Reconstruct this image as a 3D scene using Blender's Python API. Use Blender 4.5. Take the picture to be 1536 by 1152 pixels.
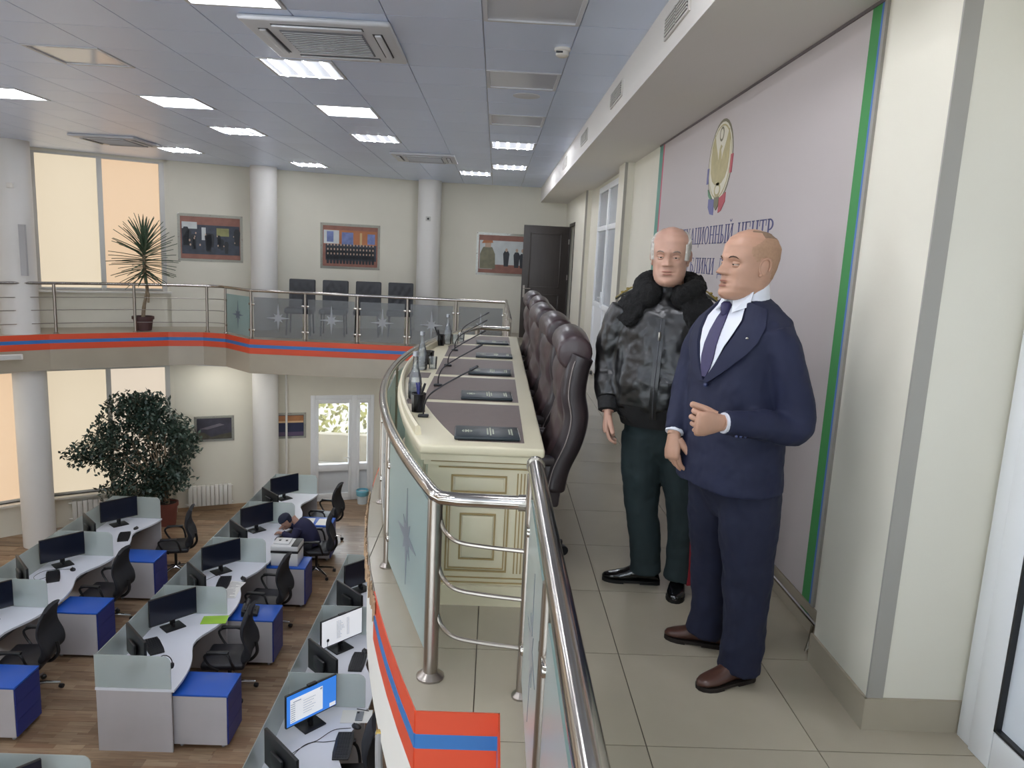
import bpy, bmesh, math, random
from mathutils import Vector, Matrix, Euler
random.seed(7)
SC = bpy.context.scene
for _o in list(bpy.data.objects): bpy.data.objects.remove(_o)
COL = SC.collection
R = math.radians

# ---------------------------------------------------------------- camera
cam_d = bpy.data.cameras.new('camera')
cam_d.sensor_width = 36.0
cam_d.lens = 36.0 * 1120.0 / 1536.0
cam_d.clip_start = 0.05
cam = bpy.data.objects.new('camera', cam_d); COL.objects.link(cam)
_ax = Vector((0.99865184, -0.02022417, 0.04780685))
_dn = Vector((0.04361857, -0.17234507, -0.98407042))
_fw = Vector((0.02814128, 0.98482900, -0.17123058))
_m = Matrix((( _ax[0], -_dn[0], -_fw[0]), (_ax[1], -_dn[1], -_fw[1]), (_ax[2], -_dn[2], -_fw[2]))).to_4x4()
_m.translation = (0, 0, 1.66)
cam.matrix_world = _m
SC.camera = cam

# ---------------------------------------------------------------- world and exposure
w = bpy.data.worlds.new('overcast_sky'); SC.world = w; w.use_nodes = True
w.node_tree.nodes['Background'].inputs[0].default_value = (0.88, 0.93, 1.0, 1)
w.node_tree.nodes['Background'].inputs[1].default_value = 5.0
vs = SC.view_settings
vs.view_transform = 'Standard'; vs.look = 'None'; vs.gamma = 1.0; vs.use_curve_mapping = False
vs.exposure = 0.3
PANEL_GLOW = 13.0      # ceiling light panels
BLIND_GLOW = 0.62     # emission of the blind fabric itself, in place of daylight behind it

# ---------------------------------------------------------------- materials
def hexc(h):
    h = h.lstrip('#'); c = [int(h[i:i+2], 16)/255 for i in (0, 2, 4)]
    return tuple((x/12.92 if x <= .04045 else ((x+.055)/1.055)**2.4) for x in c) + (1,)
MATS = {}
def mat(name, col, rough=.5, metal=0.0, var=0.0, scale=6.0, bump=0.0, bscale=40.0, emit=0.0, ecol=None, spec=.5, coat=0.0, sheen=0.0, rnd=0.0, stretch=None, alpha=1.0, trans=0.0, sss=0.0):
    if name in MATS: return MATS[name]
    m = bpy.data.materials.new(name); m.use_nodes = True
    nt = m.node_tree; b = nt.nodes['Principled BSDF']; L = nt.links
    c = hexc(col) if isinstance(col, str) else tuple(col)
    b.inputs['Base Color'].default_value = c
    b.inputs['Roughness'].default_value = rough
    b.inputs['Metallic'].default_value = metal
    b.inputs['Specular IOR Level'].default_value = spec
    b.inputs['Coat Weight'].default_value = coat
    b.inputs['Sheen Weight'].default_value = sheen
    b.inputs['Alpha'].default_value = alpha
    b.inputs['Transmission Weight'].default_value = trans
    if sss:
        b.inputs['Subsurface Weight'].default_value = sss
        b.inputs['Subsurface Radius'].default_value = (.012, .005, .003)
        b.inputs['Subsurface Scale'].default_value = 1.0
    if emit:
        b.inputs['Emission Color'].default_value = hexc(ecol) if ecol else c
        b.inputs['Emission Strength'].default_value = emit
    if var or bump:
        tc = nt.nodes.new('ShaderNodeTexCoord'); mp = nt.nodes.new('ShaderNodeMapping')
        L.new(tc.outputs['Object'], mp.inputs[0])
        if stretch: mp.inputs['Scale'].default_value = stretch
    last = None
    if var:
        n = nt.nodes.new('ShaderNodeTexNoise'); n.inputs['Scale'].default_value = scale; n.inputs['Detail'].default_value = 5
        L.new(mp.outputs[0], n.inputs['Vector'])
        r = nt.nodes.new('ShaderNodeValToRGB')
        r.color_ramp.elements[0].position = .3; r.color_ramp.elements[1].position = .7
        r.color_ramp.elements[0].color = tuple(x*(1-var) for x in c[:3]) + (1,)
        r.color_ramp.elements[1].color = tuple(min(1, x*(1+var)) for x in c[:3]) + (1,)
        L.new(n.outputs['Fac'], r.inputs[0]); last = r.outputs[0]
    if rnd:
        oi = nt.nodes.new('ShaderNodeObjectInfo'); hs = nt.nodes.new('ShaderNodeHueSaturation')
        ma = nt.nodes.new('ShaderNodeMath'); ma.operation = 'MULTIPLY_ADD'
        ma.inputs[1].default_value = 2*rnd; ma.inputs[2].default_value = 1-rnd
        L.new(oi.outputs['Random'], ma.inputs[0]); L.new(ma.outputs[0], hs.inputs['Value'])
        if last: L.new(last, hs.inputs['Color'])
        else: hs.inputs['Color'].default_value = c
        last = hs.outputs[0]
    if last: L.new(last, b.inputs['Base Color'])
    if bump:
        n2 = nt.nodes.new('ShaderNodeTexNoise'); n2.inputs['Scale'].default_value = bscale; n2.inputs['Detail'].default_value = 4
        L.new(mp.outputs[0], n2.inputs['Vector'])
        bp = nt.nodes.new('ShaderNodeBump'); bp.inputs['Strength'].default_value = bump; bp.inputs['Distance'].default_value = .01
        L.new(n2.outputs['Fac'], bp.inputs['Height']); L.new(bp.outputs[0], b.inputs['Normal'])
    MATS[name] = m
    return m

def frosted(name, col, opacity, rough=.35):
    """thin etched glass: part of the light passes straight, the rest is scattered through and back"""
    if name in MATS: return MATS[name]
    m = bpy.data.materials.new(name); m.use_nodes = True
    nt = m.node_tree; L = nt.links; nt.nodes.remove(nt.nodes['Principled BSDF'])
    out = nt.nodes['Material Output']; c = hexc(col)
    tr = nt.nodes.new('ShaderNodeBsdfTransparent'); tr.inputs[0].default_value = tuple(.6+.4*x for x in c[:3]) + (1,)
    df = nt.nodes.new('ShaderNodeBsdfDiffuse'); df.inputs[0].default_value = c
    tl = nt.nodes.new('ShaderNodeBsdfTranslucent'); tl.inputs[0].default_value = c
    gl = nt.nodes.new('ShaderNodeBsdfGlossy'); gl.inputs['Roughness'].default_value = rough; gl.inputs[0].default_value = (1, 1, 1, 1)
    a = nt.nodes.new('ShaderNodeMixShader'); a.inputs[0].default_value = .55
    L.new(df.outputs[0], a.inputs[1]); L.new(tl.outputs[0], a.inputs[2])
    b = nt.nodes.new('ShaderNodeMixShader'); b.inputs[0].default_value = opacity
    L.new(tr.outputs[0], b.inputs[1]); L.new(a.outputs[0], b.inputs[2])
    f = nt.nodes.new('ShaderNodeFresnel'); f.inputs[0].default_value = 1.4
    e = nt.nodes.new('ShaderNodeMixShader'); L.new(f.outputs[0], e.inputs[0])
    L.new(b.outputs[0], e.inputs[1]); L.new(gl.outputs[0], e.inputs[2]); L.new(e.outputs[0], out.inputs[0])
    MATS[name] = m
    return m

# ---------------------------------------------------------------- mesh builder
class MB:
    def __init__(s): s.v = []; s.f = []; s.mi = []; s.cur = 0
    def add(s, vs, fs):
        o = len(s.v); s.v += [tuple(v) for v in vs]; s.f += [tuple(i+o for i in f) for f in fs]; s.mi += [s.cur]*len(fs)
        return s
    def box(s, x0, x1, y0, y1, z0, z1, M=None):
        vs = [(x0,y0,z0),(x1,y0,z0),(x1,y1,z0),(x0,y1,z0),(x0,y0,z1),(x1,y0,z1),(x1,y1,z1),(x0,y1,z1)]
        if M: vs = [M @ Vector(v) for v in vs]
        return s.add(vs, [(0,3,2,1),(4,5,6,7),(0,1,5,4),(1,2,6,5),(2,3,7,6),(3,0,4,7)])
    def cbox(s, c, d, rz=0.0, M=None):
        T = Matrix.Translation(c) @ Matrix.Rotation(rz, 4, 'Z')
        if M: T = T @ M
        return s.box(-d[0]/2, d[0]/2, -d[1]/2, d[1]/2, -d[2]/2, d[2]/2, T)
    def quad(s, a, b, c, d): return s.add([a, b, c, d], [(0,1,2,3)])
    def poly(s, pts): return s.add(pts, [tuple(range(len(pts)))])
    def prism(s, poly, z0, z1, M=None):
        n = len(poly)
        vs = [(p[0], p[1], z0) for p in poly] + [(p[0], p[1], z1) for p in poly]
        if M: vs = [M @ Vector(v) for v in vs]
        fs = [tuple(range(n-1, -1, -1)), tuple(range(n, 2*n))] + [(i, (i+1) % n, n+(i+1) % n, n+i) for i in range(n)]
        return s.add(vs, fs)
    def tube(s, pts, r, n=10, closed=False, caps=True):
        P = [Vector(p) for p in pts]; k = len(P)
        rr = r if isinstance(r, (list, tuple)) else [r]*k
        rings = []; up = None
        for i in range(k):
            if closed: t = (P[(i+1) % k]-P[i-1])
            else: t = P[min(i+1, k-1)]-P[max(i-1, 0)]
            t.normalize()
            if up is None:
                up = Vector((0,0,1)) if abs(t.z) < .9 else Vector((1,0,0))
            a = t.cross(up)
            if a.length < 1e-5: a = t.orthogonal()
            a.normalize(); b = a.cross(t); b.normalize(); up = b
            rings.append([P[i] + (a*math.cos(2*math.pi*j/n) + b*math.sin(2*math.pi*j/n))*rr[i] for j in range(n)])
        return s.loft(rings, caps and not closed, closed)
    def loft(s, rings, caps=True, closed=False):
        n = len(rings[0]); k = len(rings)
        vs = [v for r in rings for v in r]; fs = []
        for i in range(k if closed else k-1):
            j = (i+1) % k
            for q in range(n):
                q2 = (q+1) % n
                fs.append((i*n+q, i*n+q2, j*n+q2, j*n+q))
        if caps:
            fs.append(tuple(range(n-1, -1, -1))); fs.append(tuple((k-1)*n+q for q in range(n)))
        return s.add(vs, fs)
    def lathe(s, prof, c=(0,0,0), n=20, M=None):
        rings = []
        for r, z in prof:
            ring = [Vector((r*math.cos(2*math.pi*j/n), r*math.sin(2*math.pi*j/n), z)) for j in range(n)]
            if M: ring = [M @ v for v in ring]
            rings.append([v + Vector(c) for v in ring])
        return s.loft(rings, True)
    def ell(s, c, r, n=14, m=9, M=None):
        rings = []
        for i in range(1, m):
            a = math.pi*i/m - math.pi/2
            ring = [Vector((math.cos(a)*math.cos(2*math.pi*j/n)*r[0], math.cos(a)*math.sin(2*math.pi*j/n)*r[1], math.sin(a)*r[2])) for j in range(n)]
            if M: ring = [M @ v for v in ring]
            rings.append([v + Vector(c) for v in ring])
        o = len(s.v); s.loft(rings, False)
        bot = Vector((0,0,-r[2])); top = Vector((0,0,r[2]))
        if M: bot = M @ bot; top = M @ top
        s.v += [tuple(bot+Vector(c)), tuple(top+Vector(c))]; kb = len(s.v)-2; e = o+(m-2)*n
        for j in range(n):
            s.f.append((kb, o+(j+1) % n, o+j)); s.f.append((kb+1, e+j, e+(j+1) % n)); s.mi += [s.cur]*2
        return s
    def mesh(s, name, mats, smooth=None, bevel=0.0, segs=2):
        me = bpy.data.meshes.new(name)
        me.from_pydata(s.v, [], s.f)
        if not isinstance(mats, (list, tuple)): mats = [mats]
        for m in mats: me.materials.append(m)
        if len(mats) > 1: me.polygons.foreach_set('material_index', s.mi)
        me.update()
        bm = bmesh.new(); bm.from_mesh(me)
        bmesh.ops.recalc_face_normals(bm, faces=bm.faces)
        if bevel:
            es = [e for e in bm.edges if e.is_manifold and e.calc_face_angle(0) > R(30)]
            bmesh.ops.bevel(bm, geom=es, offset=bevel, segments=segs, profile=.5, affect='EDGES', clamp_overlap=True)
        bm.to_mesh(me); bm.free()
        if smooth is None: smooth = 35
        if smooth:
            me.polygons.foreach_set('use_smooth', [True]*len(me.polygons))
            me.set_sharp_from_angle(angle=R(smooth))
        return me
    def build(s, name, mats, parent=None, smooth=None, bevel=0.0, segs=2, loc=None, rz=0.0):
        return put(name, s.mesh(name, mats, smooth, bevel, segs), parent, loc, rz)

def put(name, me, parent=None, loc=None, rz=0.0):
    o = bpy.data.objects.new(name, me); COL.objects.link(o)
    if parent: o.parent = parent
    if loc: o.location = loc
    if rz: o.rotation_euler.z = rz
    return o
def tag(o, label=None, cat=None, group=None, kind=None):
    if label: o['label'] = label
    if cat: o['category'] = cat
    if group: o['group'] = group
    if kind: o['kind'] = kind
    return o
def thing(name, label, cat, loc=(0,0,0), rz=0.0, group=None, kind=None):
    o = bpy.data.objects.new(name, None); COL.objects.link(o)
    o.empty_display_size = .05; o.location = loc; o.rotation_euler.z = rz
    return tag(o, label, cat, group, kind)
def copy_tree(o, parent=None):
    c = o.copy(); COL.objects.link(c)
    if parent: c.parent = parent
    for ch in list(o.children): copy_tree(ch, c)
    return c
def copies(proto, spots):
    """spots: (location, rz, label, group); the first spot moves the prototype itself"""
    out = []
    for i, (loc, rz, lab, grp) in enumerate(spots):
        o = proto if i == 0 else copy_tree(proto)
        out.append(o)
    for o, (loc, rz, lab, grp) in zip(out, spots):
        o.location = loc; o.rotation_euler.z = rz
        o['label'] = lab
        if grp: o['group'] = grp
    return out
def clip(poly, inside, cut):
    out = []
    for i in range(len(poly)):
        a, b = poly[i], poly[(i+1) % len(poly)]
        ia, ib = inside(a), inside(b)
        if ia: out.append(a)
        if ia != ib: out.append(cut(a, b))
    return out
def clip_half(poly, n, d):
    """keep n.p >= d"""
    f = lambda p: n[0]*p[0]+n[1]*p[1]-d
    def cut(a, b):
        t = f(a)/(f(a)-f(b)); return (a[0]+t*(b[0]-a[0]), a[1]+t*(b[1]-a[1]))
    return clip(poly, lambda p: f(p) >= -1e-9, cut)
def catmull(P, sub=8):
    P = [Vector(p) for p in P]; out = []
    for i in range(len(P)-1):
        p0 = P[max(i-1, 0)]; p1 = P[i]; p2 = P[i+1]; p3 = P[min(i+2, len(P)-1)]
        for j in range(sub):
            t = j/sub
            out.append(.5*((2*p1)+(-p0+p2)*t+(2*p0-5*p1+4*p2-p3)*t*t+(-p0+3*p1-3*p2+p3)*t**3))
    out.append(P[-1]); return out

M_WALL = mat('wall_cream_paint', '#d8d4c6', .75, var=.03, scale=1.3, bump=.03, bscale=120)
M_WHITE = mat('white_paint', '#dedcd6', .6, var=.02, scale=2)
M_PVC = mat('white_pvc', '#e6e8ea', .35)
M_STEEL = mat('polished_steel', '#b9b4ad', .16, 1.0, var=.05, scale=8)
M_STEELD = mat('brushed_steel', '#a39c94', .28, 1.0)
M_GREYTRIM = mat('grey_corner_trim', '#9b9891', .6)
M_ORANGE = mat('orange_fascia', '#d04a28', .45, var=.03, scale=3)
M_BLUE = mat('blue_fascia', '#2f6fb0', .45)
M_BLACK = mat('black_plastic', '#15161a', .4)
M_DARK = mat('charcoal_plastic', '#26272c', .45)
M_TILE = mat('beige_floor_tile', '#a69d8c', .22, var=.05, scale=2.5, rnd=.03)
M_GROUT = mat('dark_grout', '#574f45', .8)
# ================================================================ STRUCTURE
ZL = -3.7          # lower hall floor
ZC = 3.05          # ceiling
ZS = 2.75          # soffit of the bulkhead on the right
def arc_x(y, apex, rad, yc=5.85): return apex + rad - math.sqrt(rad*rad-(y-yc)**2)
slab_x = lambda y: arc_x(y, -.83, 9.57)
rail_x = lambda y: arc_x(y, -.755, 9.14)
YN, YF = 2.494, 9.206      # both ends of the bow-shaped part of the balcony
bow = [(slab_x(YN+(YF-YN)*i/28), YN+(YF-YN)*i/28) for i in range(29)]
far_edge = [(.086, 12.93), (-4.2, 12.93), (-4.82, 13.53), (-5.25, 13.6), (-5.8, 13.42), (-6.3, 13.1), (-7.3, 12.4), (-8.3, 11.4), (-9.15, 10.0), (-9.7, 8.2), (-9.85, 5.85)]
WP = [(1.53, 16.0), (-1.4, 15.95), (-4.5, 14.95), (-6.1, 14.3), (-7.95, 13.2), (-9.5, 11.8), (-10.7, 10.0), (-11.35, 8.0), (-11.55, 5.85)]
mir = lambda P: [(p[0], 11.7-p[1]) for p in P]

# ---- balcony slab (base of the tiles) and its fascia
fb = thing('floor_balcony', None, None, kind='structure')
for z0, z1, m, nm in ((-.6, -.02, M_WHITE, 'slab'), (-.02, -.006, M_GROUT, 'screed')):
    s = MB(); s.box(.086, 1.95, -4.3, 16.2, z0, z1); s.build(nm, m, fb, smooth=0)
    s = MB(); s.prism([(.086, YN)] + bow + [(.086, YF)], z0, z1); s.build(nm, m, fb, smooth=0)
M_TILEFAR = mat('beige_tile_far', '#a69d8c', .3, var=.06, scale=1.6)
for mm in (lambda P: P, mir):
    s = MB(); s.prism(mm(far_edge) + mm(WP[::-1]) , -.6, -.004); s.build('slab', M_TILEFAR, fb, smooth=0)
def band(path, z0, z1, off, name, m, parent):
    b = MB(); n = len(path)
    nrm = []
    for i in range(n):
        d = Vector(path[min(i+1, n-1)]) - Vector(path[max(i-1, 0)]); d.normalize(); nrm.append(Vector((-d.y, d.x)))
    o = [Vector(p) + nrm[i]*off for i, p in enumerate(path)]
    i_ = [Vector(p) - nrm[i]*.002 for i, p in enumerate(path)]
    for k in range(n-1):
        b.add([(o[k].x, o[k].y, z0), (o[k+1].x, o[k+1].y, z0), (o[k+1].x, o[k+1].y, z1), (o[k].x, o[k].y, z1),
               (i_[k].x, i_[k].y, z0), (i_[k+1].x, i_[k+1].y, z0), (i_[k+1].x, i_[k+1].y, z1), (i_[k].x, i_[k].y, z1)],
              [(0,1,2,3), (3,2,6,7), (0,4,5,1), (0,3,7,4), (1,5,6,2)])
    return b.build(name, m, parent, smooth=25)
BANDS = [('orange_band', -.093, -.002, M_ORANGE), ('blue_band', -.152, -.093, M_BLUE), ('orange_band', -.255, -.152, M_ORANGE)]
M_CREAMEDGE = mat('cream_tile_edge', '#d8d2b4', .5)
def fascia(name, label, path):
    t = thing(name, label, None, kind='structure')
    for nm, a, b_, m in BANDS: band(path, a, b_, .006, nm, m, t)
    return t
fascia('trim_1', 'orange and blue striped fascia along the bow-shaped balcony front', [p for p in bow if p[1] < 3.5])
fascia('trim_7', 'orange and blue striped fascia on the far half of the bow', [p for p in bow if p[1] > 5.0])
fascia('trim_2', 'orange and blue striped fascia across the near end of the bow', [(.086, YN), (-.222, YN)])
fascia('trim_3', 'orange and blue striped fascia on the far gallery edge', far_edge)
# fix orientation: bands must sit outside the slab on either hand
for nm in ('trim_4',):
    fascia(nm, 'orange and blue striped fascia across the far end of the bow', [(-.222, YF), (.086, YF), (.086, 12.93)])
fascia('trim_5', 'orange and blue striped fascia beside the corridor rail', [(.086, -1.2), (.086, YN)])
# torn paper edge where the near fascia turns out of sight
torn = thing('trim_6', 'torn brown edge of the fascia paper below the bow tiles', None, kind='structure')
M_TORN = mat('torn_brown_paper', '#a98d70', .8, var=.35, scale=30)
rr = random.Random(3)
b = MB()
for i in range(46):
    y = 3.35 + i*.036 + rr.uniform(-.01, .01); x = slab_x(y)-.009-rr.uniform(0, .008)
    h = rr.uniform(.02, .13); wv = rr.uniform(.005, .014)
    b.box(x-.004, x+.004, y-wv, y+wv, -.01-h, -.004)
b.build('torn_strip', M_TORN, torn, smooth=0)

# ---- balcony tiles
TP = .606; TX0, TY0 = -.012, 2.935
tile_full = MB().box(.002, TP-.002, .002, TP-.002, -.008, 0).mesh('tile', M_TILE, smooth=0)
def bow_clip(poly):
    p = clip_half(poly, (-1, 0), -.086)
    for i in range(len(bow)-1):
        if len(p) < 3: return []
        a, c = bow[i], bow[i+1]; d = (c[0]-a[0], c[1]-a[1])
        n = (d[1], -d[0]); p = clip_half(p, n, n[0]*a[0]+n[1]*a[1])
    if len(p) >= 3: p = clip_half(p, (0, 1), YN)
    if len(p) >= 3: p = clip_half(p, (0, -1), -YF)
    return p if len(p) >= 3 else []
for iy in range(-4, 20):
    for ix in range(-2, 4):
        x0, y0 = TX0+ix*TP, TY0+iy*TP; x1, y1 = x0+TP, y0+TP
        sq = [(x0+.002, y0+.002), (x1-.002, y0+.002), (x1-.002, y1-.002), (x0+.002, y1-.002)]
        inner = x0 >= .086 or (x0 > -.1 and y0 > YN and y1 < YF)
        if ix >= 1 and not (x1 > 1.44):
            put('tile', tile_full, fb, (x0, y0, 0)); continue
        if inner and x1 < 1.44:
            put('tile', tile_full, fb, (x0, y0, 0)); continue
        lim = 1.53 if y0 > 2.4 else 1.95
        pieces = [clip_half(clip_half(sq, (1, 0), .086), (-1, 0), -lim), bow_clip(sq)]
        b = MB()
        for p in pieces:
            if len(p) >= 3: b.prism(p, -.008, 0)
        if b.f: b.build('tile', M_TILE, fb, smooth=0)

# ---- lower floor with laminate planks
def wood_mat(name, cols):
    m = bpy.data.materials.new(name); m.use_nodes = True; nt = m.node_tree; L = nt.links; b = nt.nodes['Principled BSDF']
    tc = nt.nodes.new('ShaderNodeTexCoord'); oi = nt.nodes.new('ShaderNodeObjectInfo')
    ad = nt.nodes.new('ShaderNodeVectorMath'); ad.operation = 'MULTIPLY_ADD'
    cmb = nt.nodes.new('ShaderNodeCombineXYZ')
    for k in range(3): L.new(oi.outputs['Random'], cmb.inputs[k])
    L.new(cmb.outputs[0], ad.inputs[0]); ad.inputs[1].default_value = (31, 17, 5); L.new(tc.outputs['Object'], ad.inputs[2])
    br = nt.nodes.new('ShaderNodeTexBrick'); br.inputs['Scale'].default_value = 1
    br.inputs['Brick Width'].default_value = .42; br.inputs['Row Height'].default_value = .066; br.inputs['Mortar Size'].default_value = 0
    br.inputs['Color1'].default_value = hexc(cols[0]); br.inputs['Color2'].default_value = hexc(cols[1]); L.new(ad.outputs[0], br.inputs['Vector'])
    mp = nt.nodes.new('ShaderNodeMapping'); mp.inputs['Scale'].default_value = (1.5, 22, 1); L.new(ad.outputs[0], mp.inputs[0])
    n = nt.nodes.new('ShaderNodeTexNoise'); n.inputs['Scale'].default_value = 3; n.inputs['Detail'].default_value = 6; L.new(mp.outputs[0], n.inputs['Vector'])
    mx = nt.nodes.new('ShaderNodeMix'); mx.data_type = 'RGBA'; mx.blend_type = 'MULTIPLY'; mx.inputs[0].default_value = .55
    rp = nt.nodes.new('ShaderNodeValToRGB'); rp.color_ramp.elements[0].color = (.45, .4, .36, 1); rp.color_ramp.elements[0].position = .3; rp.color_ramp.elements[1].position = .65
    L.new(n.outputs['Fac'], rp.inputs[0]); L.new(br.outputs['Color'], mx.inputs[6]); L.new(rp.outputs[0], mx.inputs[7])
    hs = nt.nodes.new('ShaderNodeHueSaturation'); ma = nt.nodes.new('ShaderNodeMath'); ma.operation = 'MULTIPLY_ADD'; ma.inputs[1].default_value = .5; ma.inputs[2].default_value = .75
    L.new(oi.outputs['Random'], ma.inputs[0]); L.new(ma.outputs[0], hs.inputs['Value']); L.new(mx.outputs[2], hs.inputs['Color'])
    L.new(hs.outputs[0], b.inputs['Base Color']); b.inputs['Roughness'].default_value = .3
    return m
M_WOOD = wood_mat('laminate_wood', ('#846850', '#a08a70'))
fl = thing('floor_lower', None, None, kind='structure')
MB().box(-12, 2.0, -4.6, 16.6, ZL-.25, ZL-.006).build('subfloor', M_WOOD, fl, smooth=0)
PW, PL = .196, 1.38
plank = MB().box(.001, PL-.001, .001, PW-.001, -.006, 0).mesh('plank', M_WOOD, smooth=0)
cnt = 0
for j in range(50):
    y = 5.3 + j*PW; off = (j*.47) % 1.0 * PL
    for i in range(8):
        x = -8.6 + off - PL + i*PL
        # keep to the floor strips that the hall shows between the desk rows
        if x > -.6 or x + PL < -8.3 + max(0, (y-12.6))*1.4: continue
        if y > 14.4 and x+PL < -5.5: continue
        if x + PL < -.52*y-1.2: continue
        if cnt < 298: put('plank', plank, fl, (x, y, ZL)); cnt += 1

# ---- ceiling: metal panels in a grid
M_CEIL = mat('satin_ceiling_panel', '#d9e5fc', .36, .35, rnd=.02, spec=.6)
M_GRID = mat('ceiling_grid', '#c3c6ce', .5, .1)
ce = thing('ceiling', None, None, kind='structure')
MB().box(-12, 1.95, -4.6, 16.6, ZC+.012, ZC+.2).build('plenum', M_GRID, ce, smooth=0)
CX0, CY0, CDX, CDY = -.145, 6.09, .59, .617
LIT = {(-3,-3),(-3,0),(-3,3),(-3,6),(-6,3),(-6,6),(-6,12),(-9,3),(-9,10),(0,6),(0,10),(-1,12),
       (-6,-3),(-9,-3),(-3,-6),(-6,-6),(-9,-6),(0,-6),(-3,-9),(-6,-9),(0,-9),(-9,-9),(-12,3),(-12,-3),(-12,0),(-3,-13),(0,-13),(-6,-12),(-13,6)}
OFF = {(-6,0),(0,0),(0,3),(0,-3)}
ACS = [(-1.2, 5.45), (-1.15, 11.8), (-5.7, 11.65)]
cpan = MB().box(.004, CDX-.004, .004, CDY-.004, 0, .012).mesh('ceiling_panel', M_CEIL, smooth=0)
rest = MB(); cnt = 0
for iy in range(-17, 17):
    for ix in range(-19, 2):
        if (ix, iy) in LIT or (ix, iy) in OFF: continue
        x, y = CX0+ix*CDX, CY0+iy*CDY
        if x+CDX > .88 and ix == 1: pass
        vis = y > 3.4 and x > -.72*y-.8 and iy < 13 and x < .87
        if vis and cnt < 290: put('ceiling_panel', cpan, ce, (x, y, ZC)); cnt += 1
        else: rest.box(x+.004, x+CDX-.004, y+.004, y+CDY-.004, ZC, ZC+.012)
tag(rest.build('ceiling_panel', M_CEIL, ce, smooth=0), kind='stuff')

# ---- bulkhead on the right
M_BULK = mat('bulkhead_paint', '#dcd8d2', .6, var=.015, scale=1)
tag(MB().box(.87, 1.95, -4.4, 16.0, ZS, ZC).build('trim_bulkhead', M_BULK, smooth=0), 'white bulkhead box below the ceiling along the corridor', None, kind='structure')

# ---- walls
wr = thing('wall_right', None, None, kind='structure')
MB().box(1.53, 1.75, 2.9, 13.0, ZL, ZC).build('wall_panel', M_WALL, wr, smooth=0)
s = MB(); s.box(1.43, 1.75, 12.6, 14.12, -.0, ZC); s.box(1.43, 1.75, 15.08, 16.2, 0, ZC); s.box(1.43, 1.75, 14.12, 15.08, 2.26, ZC); s.box(1.6, 1.75, 14.1, 15.1, 0, 2.3)
s.build('wall_panel', M_WALL, wr, smooth=0)
MB().box(1.8, 2.0, -4.4, 2.47, -.6, ZC).build('wall_panel', M_WALL, wr, smooth=0)
MB().box(1.53, 1.75, -4.4, 16.2, ZL, -.6).build('wall_panel', M_WALL, wr, smooth=0)
MB().box(1.425, 1.98, 2.47, 2.93, 0, ZS).build('pillar', M_WALL, wr, smooth=0)
MB().box(1.42, 1.54, 8.77, 9.2, 0, ZS).build('pilaster', M_WALL, wr, smooth=0)
s = MB(); s.box(1.423, 1.483, 2.466, 2.475, .125, ZS-.002); s.build('corner_strip', M_GREYTRIM, wr, smooth=0)
s = MB(); s.box(1.418, 1.45, 8.764, 8.775, .1, ZS-.002); s.build('corner_strip', M_GREYTRIM, wr, smooth=0)
s = MB(); s.box(1.428, 1.46, 12.594, 12.605, .1, ZS-.002); s.build('corner_strip', M_GREYTRIM, wr, smooth=0)

bb = thing('baseboard_right', None, None, kind='structure')
def skirting(x0, y0, x1, y1, h=.125, t=.012, wtile=.6):
    d = Vector((x1-x0, y1-y0)); ln = d.length; d.normalize(); n = Vector((-d.y, d.x)); k = max(1, round(ln/wtile))
    for i in range(k):
        a = Vector((x0, y0)) + d*(ln*i/k+.001); c = Vector((x0, y0)) + d*(ln*(i+1)/k-.001)
        MB().prism([a, c, c+n*t, a+n*t], 0, h).build('skirting_tile', M_TILE, bb, smooth=0)
skirting(1.425, 2.458, 1.425, 2.94)
skirting(1.795, 2.47, 1.413, 2.47, t=-.012*-1)
skirting(1.53, 2.93, 1.53, 8.77)
skirting(1.53, 9.2, 1.53, 9.45); skirting(1.53, 11.5, 1.53, 12.6); skirting(1.42, 8.76, 1.42, 9.2); skirting(1.43, 12.6, 1.43, 14.1)

def seg(A, B):
    A = Vector((A[0], A[1], 0)); B = Vector((B[0], B[1], 0)); d = B-A; ln = d.length
    return Matrix.Translation(A) @ Matrix.Rotation(math.atan2(d.y, d.x), 4, 'Z'), ln
wb = thing('wall_back', None, None, kind='structure')
M0, L0 = seg(WP[0], WP[1]); M1, L1 = seg(WP[1], WP[2]); M2, L2 = seg(WP[2], WP[3])
MB().box(-.3, L0+.02, -.2, 0, ZL, ZC+.01, M0).build('wall_panel', M_WALL, wb, smooth=0)
DS0, DS1, DZ = 1.115, 2.42, -1.41
s = MB(); s.box(0, DS0, -.2, 0, ZL, ZC+.01, M1); s.box(DS1, L1, -.2, 0, ZL, ZC+.01, M1); s.box(DS0, DS1, -.2, 0, DZ, ZC+.01, M1)
s.build('wall_panel', M_WALL, wb, smooth=0)
MB().box(0, L2, -.2, 0, ZL, ZC+.01, M2).build('wall_panel', M_WALL, wb, smooth=0)
wn = thing('wall_near', None, None, kind='structure')
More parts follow.
